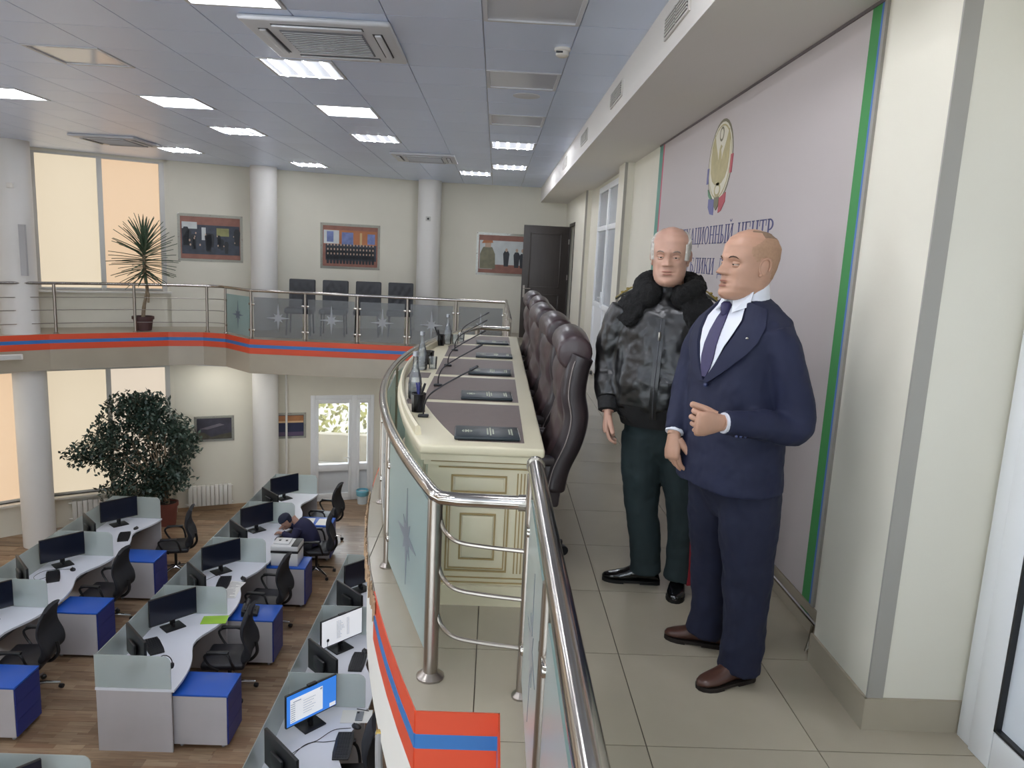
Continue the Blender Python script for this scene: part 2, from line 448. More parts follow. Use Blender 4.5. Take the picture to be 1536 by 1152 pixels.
for q, (A, B) in enumerate(zip(mir(WP[:4])[:-1], mir(WP[:4])[1:])):
    Mx, Lx = seg(A, B); s = MB()
    for z0, z1 in ((ZL, -3.1), (-.75, .55), (2.85, ZC+.01)): s.box(-.3, Lx+.02, 0, .2, z0, z1, Mx)
    for a, c in ((-.3, .15), (Lx-.15, Lx+.02)): s.box(a, c, 0, .2, ZL, ZC, Mx)
    s.build('wall_panel', M_WALL, wn, smooth=0)
    for lev, (z0, z1) in enumerate(((.55, 2.85), (-3.1, -.75))):  # windows added behind the camera to light the surfaces facing it
        wd = thing('window_%d' % (21+2*q+lev), None, None, kind='structure'); n = max(1, round((Lx-.3)/1.0)); f = MB()
        for i in range(n+1):
            a = .15+(Lx-.3)*i/n; f.box(a-.04, a+.04, .06, .14, z0, z1, Mx)
            if i < n: MB().box(a+.04, .15+(Lx-.3)*(i+1)/n-.04, .09, .095, z0+.04, z1-.04, Mx).build('pane', frosted('clear_pane', '#eef4f4', .06, .02), wd, smooth=0)
        f.box(.15, Lx-.15, .06, .14, z0, z0+.05, Mx); f.box(.15, Lx-.15, .06, .14, z1-.05, z1, Mx); f.build('frame', M_PVC, wd, smooth=0)
MB().box(1.4, 2.0, -4.5, -4.3, ZL, ZC).build('wall_panel', M_WALL, wn, smooth=0)

# window wall on the left, all round the oval
wl = thing('wall_left', None, None, kind='structure')
M_SILL = mat('white_sill', '#d9d7d0', .4)
M_ALU = mat('pale_aluminium_frame', '#c3c2be', .45, .2)
BLINDS = [mat('blind_cream_lit', '#8d8476', .8, emit=BLIND_GLOW, ecol='#f2e2c6'), mat('blind_peach_lit', '#8d8476', .8, emit=BLIND_GLOW, ecol='#f6d3ae'), mat('blind_pale_lit', '#8d8476', .8, emit=BLIND_GLOW, ecol='#f3e3cf')]
segs = list(zip(WP[3:-1], WP[4:])); wno = 1
WN = ['beside the tall spiky plant', 'left of the white upstairs column']
for side in (0, 1):
    for k, (A, B) in enumerate(segs):
        if side: A, B = mir([B, A])
        Mx, Lx = seg(A, B)
        s = MB()
        for z0, z1 in ((ZL, -3.1), (-.75, .66), (3.0, ZC+.01)): s.box(-.02, Lx+.02, -.2, 0, z0, z1, Mx)
        for a, c in ((-.02, .075), (Lx-.03, Lx+.02)): s.box(a, c, -.2, 0, ZL, ZC, Mx)
        s.build('wall_panel', M_WALL, wl, smooth=0)
        for lev, (z0, z1) in enumerate(((.66, 3.0), (-3.1, -.75))):
            wd = thing('window_%d' % wno, None, None, kind='structure'); wno += 1
            n = 2 if Lx < 2.4 else 2
            e0, e1 = (.1, Lx-.05)
            pit = (e1-e0)/n
            for i in range(n):
                a, c = e0+i*pit, e0+(i+1)*pit
                if k > 3:  # out-of-view windows left without blinds to let in more sky light
                    MB().box(a+.045, c-.02, -.085, -.08, z0+.03, z1-.02, Mx).build('pane', frosted('clear_pane', '#eef4f4', .06, .02), wd, smooth=0); continue
                MB().box(a+.045, c-.02, -.085, -.075, z0+.04, z1-.02, Mx).build('blind', BLINDS[[1, 0, 2, 2][(i+2*k) % 4]] if lev == 0 else BLINDS[[2, 0, 1, 0][(i+2*k) % 4]], wd, smooth=0)
                MB().box(a+.045, c-.02, -.09, -.07, z0+.022, z0+.045, Mx).build('blind_bar', M_ALU, wd, smooth=0)
            f = MB()
            for i in range(n+1):
                a = e0+i*pit; f.box(a-.035, a+.045, -.14, .005, z0, z1, Mx)
            f.box(e0, e1, -.14, -.06, z0, z0+.03, Mx); f.box(e0, e1, -.14, -.0, z1-.03, z1, Mx)
            f.build('frame', M_ALU, wd, smooth=0)
            MB().box(0, Lx, -.06, .12, z0-.035, z0, Mx).build('sill', M_SILL, wd, smooth=0)

# ---- columns (both storeys)
M_COLM = mat('column_white', '#d6d4d0', .5, var=.02, scale=1)
def column(label, x, y, r, z0, z1):
    c = thing('column', label, None, (x, y, 0), kind='structure')
    MB().lathe([(r, z0), (r, z1)], n=40).build('shaft', M_COLM, c)
    return c
column('white round column by the upstairs windows at the left', -7.75, 12.4, .275, -.01, ZC)
column('white round column standing below the gallery at the left', -7.72, 12.5, .25, ZL, -.6)
column('white round column between the two framed group photos', -4.45, 14.62, .245, ZL, ZC)
column('white round column near the poster beside the dark door', -1.41, 15.68, .235, ZL, ZC)
# pipe and trunking beside the lower column
s = MB(); s.tube([(-4.13, 14.95, ZL), (-4.13, 14.95, -.6)], .022, 8); tag(s.build('wall_pipe', M_WHITE), 'thin white vertical pipe beside the lower column', 'pipe')
s = MB(); s.box(-7.52, -7.42, 12.12, 12.16, .95, 1.75); tag(s.build('cable_box', mat('grey_box', '#a9a9ab', .5)), 'narrow grey vertical box on the left upstairs column', 'trunking')
s = MB(); s.box(-7.66, -7.56, 12.11, 12.16, 2.3, 2.38, None); tag(s.build('wall_sensor', M_WHITE, bevel=.01), 'small white sensor high on the left upstairs column', 'sensor')

# ---- doors
M_DOORD = mat('dark_brown_door', '#3a3431', .45, var=.1, scale=3, stretch=(12, 12, 1))
d1 = thing('door_1', 'open dark brown door at the end of the corridor', None, (1.42, 15.05, 0), kind='structure')
s = MB(); s.box(-.9, 0, -.02, .02, .008, 2.24); s.build('leaf', M_DOORD, d1, bevel=.004)
for z0, z1 in ((.14, .9), (1.02, 2.1)):
    s = MB(); s.box(-.76, -.62, -.032, -.019, z0, z1); s.box(-.6, -.14, -.032, -.019, z0, z1)
    s = MB()
    for (a, b_, c, e) in ((-.78, -.14, z0, z0+.03), (-.78, -.14, z1-.03, z1), (-.78, -.75, z0, z1), (-.17, -.14, z0, z1)): s.box(a, b_, -.03, -.019, c, e)
    s.build('panel_moulding', M_DOORD, d1, bevel=.004)
s = MB(); s.box(-.87, -.83, -.028, -.02, .82, 1.06); s.tube([(-.85, -.03, 1.0), (-.85, -.06, 1.0), (-.72, -.06, 1.0)], .009, 8); s.build('handle', M_STEELD, d1)
for z in (.3, 1.2, 1.9): MB().box(-.012, .012, -.03, .03, z, z+.1).build('hinge', M_STEELD, d1)
s = MB(); s.box(.0, .03, -.95, -.89, 0, 2.3); s.box(0, .03, -.02, .04, 0, 2.3); s.box(0, .03, -.95, .04, 2.24, 2.3); s.box(.1, .12, -.9, -.01, 0, 2.24); s.build('frame', M_DOORD, d1, smooth=0)
M_GLASSG = mat('grey_frosted_pane', '#a9adb2', .25)
d2 = thing('door_2', 'white glazed double door in the corridor wall', None, (1.53, 9.5, 0), kind='structure')
s = MB()
for y0, y1 in ((0, .07), (1.88, 1.95), (.93, 1.02)): s.box(-.035, .01, y0, y1, 0, 2.68)
for z0, z1 in ((0, .16), (.95, 1.03), (2.05, 2.12), (2.6, 2.68)):
    for y0, y1 in ((.071, .929), (1.021, 1.879)): s.box(-.035, .01, y0, y1, z0, z1)
s.build('frame', M_PVC, d2, bevel=.004)
for y0, y1 in ((.07, .93), (1.02, 1.88)):
    MB().box(-.012, .0, y0, y1, .16, .95).build('panel', M_PVC, d2, smooth=0)
    MB().box(-.012, .0, y0, y1, 1.03, 2.05).build('pane', M_GLASSG, d2, smooth=0)
    MB().box(-.012, .0, y0, y1, 2.12, 2.6).build('pane', M_GLASSG, d2, smooth=0)
s = MB(); s.box(-.06, -.035, .955, .985, .98, 1.2); s.tube([(-.05, .97, 1.12), (-.09, .97, 1.12), (-.09, .86, 1.12)], .01, 8); s.build('handle', M_PVC, d2)
d3 = thing('door_3', 'white plastic door with a grey pane at the right edge', None, (1.8, 2.45, 0), kind='structure')
s = MB(); s.box(-.035, .02, -.075, 0, 0, 2.3); s.box(-.035, .02, -1.1, -1.02, 0, 2.3); s.box(-.035, .02, -1.019, -.076, 2.22, 2.3); s.build('frame', M_PVC, d3, bevel=.004)
s = MB()
for y0, y1, z0, z1 in ((-.19, -.08, .0, 2.2), (-1.015, -.905, .0, 2.2), (-.904, -.191, .0, .14), (-.904, -.191, 2.09, 2.2)): s.box(-.045, .0, y0, y1, z0, z1)
s.build('leaf_frame', M_PVC, d3, bevel=.005)
for z0, z1 in ((.145, 2.085),):
    s = MB()
    for y0, y1, c, e in ((-.2, -.19, z0, z1), (-.905, -.895, z0, z1), (-.905, -.19, z0, z0+.01), (-.905, -.19, z1-.01, z1)): s.box(-.046, -.02, y0, y1, c, e)
    s.build('gasket', M_BLACK, d3, smooth=0)
    MB().box(-.025, -.015, -.895, -.2, z0+.01, z1-.01).build('panel', mat('white_door_panel', '#dde3ea', .2), d3, smooth=0)
s = MB(); s.box(-.012, .0, 0, .03, .13, 2.7); s.build('cable_duct', M_WALL, d3, smooth=0)

# lower glazed door: white frame, left leaf, right sidelight; garden beyond
d4 = thing('door_4', 'white glazed door to the garden in the lower back wall', None, kind='structure')
s = MB()
for a, c in ((DS0, DS0+.07), (DS1-.1, DS1), (1.47, 1.58)): s.box(a, c, -.12, .02, ZL, DZ, M1)
for a, c in ((DS0+.071, 1.469), (1.581, DS1-.101)): s.box(a, c, -.12, .02, DZ-.09, DZ, M1); s.box(a, c, -.12, .02, ZL, ZL+.05, M1)
s.build('frame', M_PVC, d4, bevel=.006)
for a, c in ((DS0+.07, 1.47), (1.58, DS1-.1)):
    s = MB(); z2 = -2.9
    for x0, x1, z0, z1 in ((a, a+.06, ZL+.05, DZ-.09), (c-.06, c, ZL+.05, DZ-.09), (a+.061, c-.061, z2-.14, z2), (a+.061, c-.061, ZL+.05, ZL+.16), (a+.061, c-.061, DZ-.17, DZ-.09)): s.box(x0, x1, -.1, .03, z0, z1, M1)
    s.build('leaf_frame', M_PVC, d4, bevel=.005)
    MB().box(a+.06, c-.06, -.05, -.03, ZL+.16, z2-.14, M1).build('panel', mat('white_door_panel2', '#ccd0d4', .35), d4, smooth=0)
    MB().box(a+.06, c-.06, -.045, -.04, z2, DZ-.17, M1).build('pane', frosted('clear_pane', '#eef4f4', .06, .02), d4, smooth=0)
s = MB(); s.tube([M1 @ Vector((1.62, .03, -2.75)), M1 @ Vector((1.62, .07, -2.75)), M1 @ Vector((1.74, .07, -2.75))], .01, 8); s.build('handle', M_PVC, d4)

# the garden behind the lower door
M_GND = mat('pale_paving', '#7d766a', .8, var=.1, scale=3)
gd = tag(MB().box(-12, 5, 16.7, 26, ZL-.3, ZL-.1).build('ground_outside', M_GND, smooth=0), 'pale paved ground outside the lower door', None, kind='structure')
s = MB(); s.box(-6.5, 1, 18.6, 18.85, ZL-.1, ZL+.62)
tag(s.build('garden_wall', mat('pale_stone', '#857b6a', .9, var=.15, scale=6, bump=.3, bscale=15), bevel=.02), 'low pale stone wall outside the lower door', 'wall')
s = MB(); rr = random.Random(5)
for i in range(1500):
    c = Vector((rr.uniform(-6.3, .3), rr.uniform(19.0, 20.4), ZL+rr.uniform(.2, 2.4))); a = Vector((rr.uniform(-1,1), rr.uniform(-1,1), rr.uniform(-1,1))).normalized()*.1; q = a.orthogonal().normalized()*.055
    s.poly([c-a, c+q, c+a, c-q])
tag(s.build('hedge', mat('yellow_green_leaves', '#857f2c', .6, var=.4, scale=2, trans=0), smooth=0), 'yellow-green hedge seen through the lower door pane', 'hedge')
# ================================================================ RAILINGS
M_GLASS = frosted('frosted_green_glass', '#b9d4d2', .66)
M_GLASSC = frosted('smoky_clear_glass', '#a4a9ae', .27)
M_STARD = frosted('star_dark', '#8795a6', .8)
M_STARL = frosted('star_light', '#d6d9dc', .85)
def star_poly(h, wd):
    pts = []
    for k in range(16):
        a = math.pi*k/8
        if k % 4 == 0: r = wd if k % 8 == 0 else h
        elif k % 4 == 2: r = .52*wd
        else: r = .27*wd
        pts.append((r*math.cos(a), r*math.sin(a)))
    return pts
def glass_panel(parent, A, B, z0, z1, mg, ms=None, h=.2, wd=.1, gap=.05, t=.004, clamps=True, cpost=.02):
    """flat pane standing between two posts A and B, with clamps and an etched star"""
    A = Vector((A[0], A[1], 0)); B = Vector((B[0], B[1], 0)); d = B-A; ln = d.length
    M = Matrix.Translation(A) @ Matrix.Rotation(math.atan2(d.y, d.x), 4, 'Z')
    g = MB().box(gap, ln-gap, -t, t, z0, z1, M).build('glass_panel', mg, parent, smooth=0)
    if ms:
        S = M @ Matrix.Translation((ln/2, 0, (z0+z1)/2)) @ Matrix.Rotation(R(90), 4, 'X')
        MB().prism(star_poly(h, wd), -t-.0015, t+.0015, S).build('etched_star', ms, g, smooth=0)
    if clamps:
        for z in (z0+.12, z1-.12):
            for x in (gap-.01, ln-gap+.01):
                c = MB(); c.cbox((x, 0, z), (.05, .03, .035)); 
                c.v = [tuple(M @ Vector(v)) for v in c.v]
                c.build('clamp', M_STEEL, parent, bevel=.006)
def post(parent, x, y, h, r, flange=True, m=None):
    prof = [(r*1.9, 0), (r*1.9, .008), (r*1.35, .02), (r, .026), (r, h)] if flange else [(r, 0), (r, h)]
    return MB().lathe(prof, (x, y, 0), 16).build('post', m or M_STEELD, parent)

# corridor rail nearest the camera
ra = thing('corridor_railing', 'polished steel handrail with frosted panels at bottom centre', 'railing', (.165, 2.6, 0))
s = MB(); s.tube([(.012, .045, .9), (.012, .0, .9), (.012, -3.8, .9)], .029, 20); s.build('handrail', M_STEEL, ra)
s = MB(); s.lathe([(.0, .0), (.034, 0), (.034, .02), (.0, .022)], (.012, .035, .9), 18, Matrix.Rotation(R(-90), 4, 'X')); s.build('end_cap', M_STEEL, ra)
ys = [0, -.9, -1.8, -2.7, -3.6]
for y in ys: post(ra, 0, y, .88, .019)
for a, b_ in zip(ys[:-1], ys[1:]): glass_panel(ra, (0, a), (0, b_), .1, .8, M_GLASS, M_STARD, .25, .22)
# bow rail round the table
rb = thing('bow_railing', 'curved steel railing with teal frosted panels around the long table', 'railing')
ay = [2.69+(9.01-2.69)*i/40 for i in range(41)]
path = [(.15, 2.63, .76), (.05, 2.635, .76), (-.1, 2.64, .76), (-.165, 2.655, .76)] + [(rail_x(y), y, .76) for y in ay] + [(-.165, 9.045, .76), (-.1, 9.06, .76), (.0, 9.065, .76), (.19, 9.07, .76)]
MB().tube(path, .026, 18).build('handrail', M_STEEL, rb)
for y, x in ((2.63, .15), (9.07, .19)):
    s = MB(); s.lathe([(.0, -.006), (.031, -.006), (.031, .03), (0, .032)], (x, y, .76), 16, Matrix.Rotation(R(-90), 4, 'Y')); s.build('end_cap', M_STEEL, rb)
py = [2.715, 3.74, 4.75, 5.85, 6.95, 7.96, 8.985]
for i, y in enumerate(py): post(rb, rail_x(y) if 0 < i < 6 else -.19, y, .745, .029 if i in (0, 6) else .02)
P = [(rail_x(y) if 0 < i < 6 else -.19, y) for i, y in enumerate(py)]
for a, b_ in zip(P[:-1], P[1:]): glass_panel(rb, a, b_, .06, .69, M_GLASS, M_STARD, .23, .22)
for yn, sg in ((2.6, 1), (9.1, -1)):
    for z in (.2, .395, .585):
        MB().tube(catmull([(-.17, yn+.11*sg, z+.075), (-.15, yn+.095*sg, z+.03), (-.1, yn+.06*sg, z+.004), (.0, yn+.03*sg, z), (.15, yn, z)], 5), .0085, 8).build('rung', M_STEELD, rb)
# far corridor rail and the glass rail across the far gallery
rc = thing('far_corridor_railing', 'short steel railing running away beyond the far end of the table', 'railing')
MB().tube([(.2, 9.1, .86), (.2, 12.96, .86)], .025, 12).build('handrail', M_STEEL, rc)
for y in (9.12, 10.4, 11.7): post(rc, .2, y, .84, .019)
for a, b_ in ((9.12, 10.4), (10.4, 11.7), (11.7, 12.96)): glass_panel(rc, (.2, a), (.2, b_), .1, .76, M_GLASSC)
rd = thing('gallery_glass_railing', 'steel and glass railing with etched stars across the far gallery', 'railing')
fx = [.2, -.66, -1.5, -2.36, -3.26, -4.19]
MB().tube([(x, 13.0, .83) for x in fx] + [(-4.84, 13.6, .83)], .025, 12).build('handrail', M_STEEL, rd)
FP = [(x, 13.0) for x in fx] + [(-4.84, 13.6)]
for i, (x, y) in enumerate(FP): post(rd, x, y, .82, .022)
for i, (a, b_) in enumerate(zip(FP[:-1], FP[1:])): glass_panel(rd, a, b_, .03, .72, M_GLASS if i == 5 else M_GLASSC, M_STARD if i == 5 else M_STARL, .25, .2)
re_ = thing('gallery_rod_railing', 'steel railing with thin horizontal rods along the left gallery', 'railing')
GP = [(-4.84, 13.6), (-5.2, 13.68), (-6.27, 13.2), (-7.25, 12.52), (-8.22, 11.5), (-9.05, 10.05), (-9.6, 8.2)]
GC = [(p.x, p.y) for p in catmull([(a, b_, 0) for a, b_ in GP], 5)]
MB().tube([(a, b_, .83) for a, b_ in GC], .025, 12).build('handrail', M_STEEL, re_)
for z in (.17, .39, .6): MB().tube([(a, b_, z) for a, b_ in GC], .007, 6).build('rod', M_STEELD, re_)
for x, y in GP[1:]: post(re_, x, y, .82, .024)

# low kick rail on the floor along the banner wall
rk = thing('kick_rail', 'low steel rail on short feet along the banner wall', 'rail', (1.45, 2.97, 0))
MB().tube([(0, 0, .14), (0, 4.2, .14)], .011, 10).build('bar', M_STEEL, rk)
for y in (.03, .75, 1.5, 2.25, 3.0, 3.75): MB().tube([(0, y, .135), (-.01, y, .05), (-.02, y, .012), (.02, y, .008)], .008, 8).build('foot', M_STEEL, rk)

# ================================================================ THE LONG TABLE
M_CREAM = mat('cream_lacquer', '#d8d0b4', .35, var=.02, scale=2)
M_PATINA = mat('gold_brown_patina', '#a08a5c', .5)
M_PAD = mat('taupe_leather_inlay', '#6b5c57', .5, var=.05, scale=30, bump=.08, bscale=300)
TZ = .79; TYN, TYF = 3.3, 7.98
tab_x = lambda y: arc_x(y, -.645, 8.4, 5.64)
tb = thing('conference_table', 'long cream table with bowed front and brown inlaid writing pads', 'table')
ty = [TYN+(TYF-TYN)*i/26 for i in range(27)]
MB().prism([(tab_x(y), y) for y in ty] + [(.26, TYF), (.26, TYN)], TZ-.045, TZ).build('tabletop', M_CREAM, tb, bevel=.012, segs=3)
ins = lambda o, z0, z1, nm: MB().prism([(tab_x(y)+o, y) for y in [TYN+o+(TYF-TYN-2*o)*i/20 for i in range(21)]] + [(.26-o, TYF-o), (.26-o, TYN+o)], z0, z1).build(nm, M_CREAM, tb, smooth=20)
ins(.012, TZ-.075, TZ-.044, 'apron_moulding'); ins(.03, TZ-.1, TZ-.074, 'apron_moulding'); 
for y0, y1 in ((TYN+.052, TYN+.1), (TYF-.1, TYF-.052)):
    MB().prism([(tab_x(y0)+.052, y0), (.208, y0), (.208, y1), (tab_x(y1)+.052, y1)], .1, TZ-.099).build('end_panel', M_CREAM, tb, smooth=0)
    MB().prism([(tab_x(y0)+.03, y0-.022), (.23, y0-.022), (.23, y1+.022), (tab_x(y1)+.03, y1+.022)], 0, .1).build('plinth', M_CREAM, tb, smooth=0)
MB().prism([(tab_x(y)+.052, y) for y in ty[1:-1]] + [(tab_x(y)+.1, y) for y in ty[1:-1][::-1]], 0, TZ-.099).build('modesty_panel', M_CREAM, tb, smooth=20)
s = MB()
rim = [(tab_x(y), y) for y in ty]
s.loft([[(x+.012, y, TZ-.003), (x+.012, y, TZ+.04), (x+.024, y, TZ+.048), (x+.036, y, TZ+.04), (x+.042, y, TZ-.003)] for x, y in rim[1:-1]])
s.build('raised_rim', M_CREAM, tb, bevel=0)
pads = [(3.395, 4.27), (4.355, 5.185), (5.28, 6.1), (6.22, 7.03), (7.15, 7.885)]
for y0, y1 in pads:
    n = 6
    left = [(max(-.40, tab_x(y)+.17) if abs(y-5.64) < 1.25 else tab_x(y)+.14+.06*min(1, max(0, (abs(y-5.64)-1.25))), y) for y in [y0+(y1-y0)*i/n for i in range(n+1)]]
    MB().prism(left + [(.168, y1), (.168, y0)], TZ-.002, TZ+.0015).build('writing_pad', M_PAD, tb, smooth=0)
s = MB(); s.box(tab_x(4.3)+.05, tab_x(4.3)+.16, 4.2, 4.34, TZ-.002, TZ+.0015); s.build('writing_pad', M_PAD, tb, smooth=0)
s = MB(); s.box(tab_x(5.2)+.05, tab_x(5.2)+.2, 5.1, 5.32, TZ-.002, TZ+.0015); s.build('writing_pad', M_PAD, tb, smooth=0)
# carved end facing the stairs: framed panels, flutes and gilt lines
YE = TYN+.052
def frame_lines(x0, x1, z0, z1, w, name, m=M_PATINA, dep=.006):
    s = MB()
    for a, b_, c, e in ((x0, x1, z0, z0+w), (x0, x1, z1-w, z1), (x0, x0+w, z0+w, z1-w), (x1-w, x1, z0+w, z1-w)): s.box(a, b_, YE-dep, YE+.003, c, e)
    return s.build(name, m, tb, smooth=0)
frame_lines(-.165, .095, .555, .64, .008, 'gilt_frame')
MB().box(-.15, .08, YE-.004, YE+.003, .568, .627).build('raised_panel', M_CREAM, tb, bevel=.003)
frame_lines(-.185, .11, .165, .52, .008, 'gilt_frame'); frame_lines(-.17, .095, .18, .505, .005, 'gilt_frame')
frame_lines(-.12, .05, .225, .455, .008, 'gilt_frame')
MB().box(-.108, .038, YE-.008, YE+.003, .237, .443).build('raised_panel', M_CREAM, tb, bevel=.004)
for x in (.142, .158, .174): MB().box(x, x+.006, YE-.003, YE+.003, .16, .655).build('flute', M_PATINA, tb, smooth=0)
for z in (.672, .108, .132): MB().box(-.225, .205, YE-.005, YE+.003, z, z+.006).build('gilt_line', M_PATINA, tb, smooth=0)
MB().box(-.26, .232, TYN+.026, TYN+.034, TZ-.084, TZ-.08).build('gilt_line', M_PATINA, tb, smooth=0)

# ================================================================ THINGS ON THE TABLE
M_FOLD = mat('dark_green_folder', '#1f2a30', .35, var=.1, scale=4)
M_GOLD = mat('gold_print', '#b9bfa8', .4, .3)
M_PAGE = mat('paper_white', '#e4e4e0', .7)
def folder():
    t = thing('folder', '', 'folder')
    MB().box(-.155, .155, -.115, .115, 0, .018).build('cover', M_FOLD, t, bevel=.007, segs=3)
    MB().box(.147, .1565, -.108, .108, .006, .013).build('pages', M_PAGE, t, smooth=0)
    s = MB()
    for k in range(10):
        a = 2*math.pi*k/10; s.box(-.095+.022*math.cos(a)-.003, -.095+.022*math.cos(a)+.003, .022*math.sin(a)-.005, .022*math.sin(a)+.005, .018, .0186)
    s.lathe([(.012, .018), (.012, .0186)], (-.095, 0, 0), 10); s.build('gilt_emblem', M_GOLD, t, smooth=0)
    s = MB()
    for x, y0, y1 in ((.0, -.06, .06), (.014, -.075, .075), (.027, -.05, .05), (.105, -.05, .05), (.117, -.06, .06)):
        y = y0
        while y < y1: s.box(x, x+.007, y, y+.008, .018, .0186); y += .0115
    s.build('gilt_lettering', M_GOLD, t, smooth=0)
    return t
WHO = ['nearest', 'second', 'third', 'fourth', 'farthest']
copies(folder(), [((-.01, 3.52, TZ+.002), R(2), 'dark folder on the nearest writing pad of the table', 'folders on the table'),
    ((-.025, 4.49, TZ+.002), R(2), 'dark folder on the second writing pad from the near end', 'folders on the table'),
    ((-.012, 5.42, TZ+.002), R(0), 'dark folder on the middle writing pad of the table', 'folders on the table'),
    ((.015, 6.32, TZ+.002), R(1), 'dark folder on the fourth writing pad from the near end', 'folders on the table'),
    ((-.005, 7.26, TZ+.002), R(3), 'dark folder on the farthest writing pad of the table', 'folders on the table')])
def mic():
    t = thing('gooseneck_microphone', '', 'microphone')
    s = MB(); s.box(-.028, .028, -.02, .02, 0, .014); s.build('base', M_BLACK, t, bevel=.005)
    MB().box(-.008, .008, -.014, -.008, .014, .0145).build('switch', mat('led_grey', '#70747a', .4), t, smooth=0)
    s = MB(); s.tube(catmull([(0, .004, .012), (0.002, .004, .06), (.03, .0, .12), (.1, -.005, .175), (.24, -.01, .262)], 6), .0042, 8); s.build('gooseneck', M_BLACK, t)
    s = MB(); s.tube([(.235, -.01, .259), (.243, -.01, .264), (.275, -.01, .284), (.279, -.01, .2865)], [.004, .0075, .0075, .004], 10); s.build('capsule', M_DARK, t)
    return t
copies(mic(), [((-.35, 3.87, TZ), 0, 'black gooseneck microphone nearest the front of the table', 'table microphones'),
    ((-.344, 4.8, TZ+.002), 0, 'second black gooseneck microphone from the near end of the table', 'table microphones'),
    ((-.336, 5.68, TZ+.002), 0, 'middle black gooseneck microphone of the five', 'table microphones'),
    ((-.335, 6.6, TZ+.002), 0, 'fourth black gooseneck microphone from the near end', 'table microphones'),
    ((-.327, 7.5, TZ), 0, 'farthest black gooseneck microphone on the table', 'table microphones')])
M_BGLASS = frosted('bottle_glass', '#eef3f6', .1, .02)
M_WATER = frosted('bottle_water', '#e6ecf2', .12, .02)
M_CAP = mat('silver_cap', '#b4b8bf', .3, .5)
def bottle():
    t = thing('water_bottle', '', 'bottle')
    MB().lathe([(.0, 0), (.036, 0), (.04, .01), (.04, .1), (.036, .13), (.026, .165), (.017, .2), (.0135, .24), (.014, .262)], n=18).build('glass_body', M_BGLASS, t)
    MB().lathe([(.0, .004), (.034, .004), (.036, .1), (.03, .14), (.014, .2), (0, .2)], n=14).build('water', M_WATER, t)
    MB().lathe([(.016, .255), (.0165, .258), (.0165, .282), (.0, .285)], n=14).build('cap', M_CAP, t)
    for z in (.03, .05, .07, .09): MB().lathe([(.0395, z-.004), (.0425, z), (.0395, z+.004)], n=18).build('ridge', M_BGLASS, t)
    return t
copies(bottle(), [((-.447, 4.35, TZ), 0, 'clear glass water bottle nearest on the table', 'water bottles'),
    ((-.515, 5.45, TZ), 0, 'middle clear water bottle on the table beside a tumbler', 'water bottles'),
    ((-.43, 7.06, TZ), 0, 'farthest clear water bottle on the table', 'water bottles')])
def tumbler():
    t = thing('tumbler', '', 'glass')
    s = MB(); s.lathe([(.0, 0), (.028, 0), (.033, .09), (.031, .09), (.026, .008), (0, .008)], n=16); s.build('glass_wall', M_BGLASS, t)
    s = MB(); s.lathe([(.0, .0), (.03, .0), (.03, .006), (0, .007)], (0, 0, -.0), n=14); s.build('base', M_BGLASS, t)
    return t
copies(tumbler(), [((-.44, 5.52, TZ+.001), 0, 'upturned clear tumbler beside the middle water bottle', 'tumblers'), ((-.36, 7.1, TZ), 0, 'clear tumbler right of the farthest water bottle', 'tumblers'), ((-.31, 7.3, TZ), 0, 'clear tumbler behind the farthest water bottle', 'tumblers')])
M_MESH = frosted('black_wire_mesh', '#202329', .34, .4)
def cup():
    t = thing('pen_cup', '', 'pen cup')
    MB().lathe([(.036, .0), (.04, .1), (.038, .1), (.034, .003)], n=18).build('mesh_wall', M_MESH, t)
    MB().lathe([(0, 0), (.037, 0), (.037, .004), (0, .004)], n=18).build('base', M_BLACK, t)
    s = MB(); s.tube([(.04*math.cos(a), .04*math.sin(a), .1) for a in [2*math.pi*k/16 for k in range(16)]], .003, 6, closed=True); s.build('rim', M_BLACK, t)
    return t
copies(cup(), [((-.39, 4.0, TZ), 0, 'black mesh pen cup nearest on the table', 'pen cups'), ((-.49, 6.94, TZ), 0, 'dark mesh pen cup at the far end of the table', 'pen cups'), ((-.49, 5.75, TZ), 0, 'dark mesh pen cup just behind the middle bottle', 'pen cups')])
M_INK = mat('blue_pen', '#2c3370', .4)
def pen(label, base, tip, m, r=.005):
    t = thing('pen', label, 'pen', base)
    d = Vector(tip)-Vector(base)
    MB().tube([(0,0,0), d*.72], r, 8).build('barrel', m, t); MB().tube([d*.72, d], [r*1.15, r*.9], 8).build('pen_cap', m, t)
pen('thick black marker leaning right in the nearest pen cup', (-.405, 3.99, TZ+.008), (-.355, 3.985, TZ+.16), M_BLACK, .007)
pen('blue pen leaning left in the nearest pen cup', (-.38, 4.01, TZ+.008), (-.405, 4.02, TZ+.155), M_INK)
pen('blue pen upright in the nearest pen cup', (-.385, 3.99, TZ+.008), (-.39, 4.01, TZ+.16), M_INK)
pen('black pen leaning left in the far pen cup', (-.475, 6.94, TZ+.008), (-.545, 6.95, TZ+.17), M_BLACK, .007)
pen('short dark pen in the far pen cup', (-.48, 6.95, TZ+.008), (-.515, 6.93, TZ+.15), M_BLACK, .006)

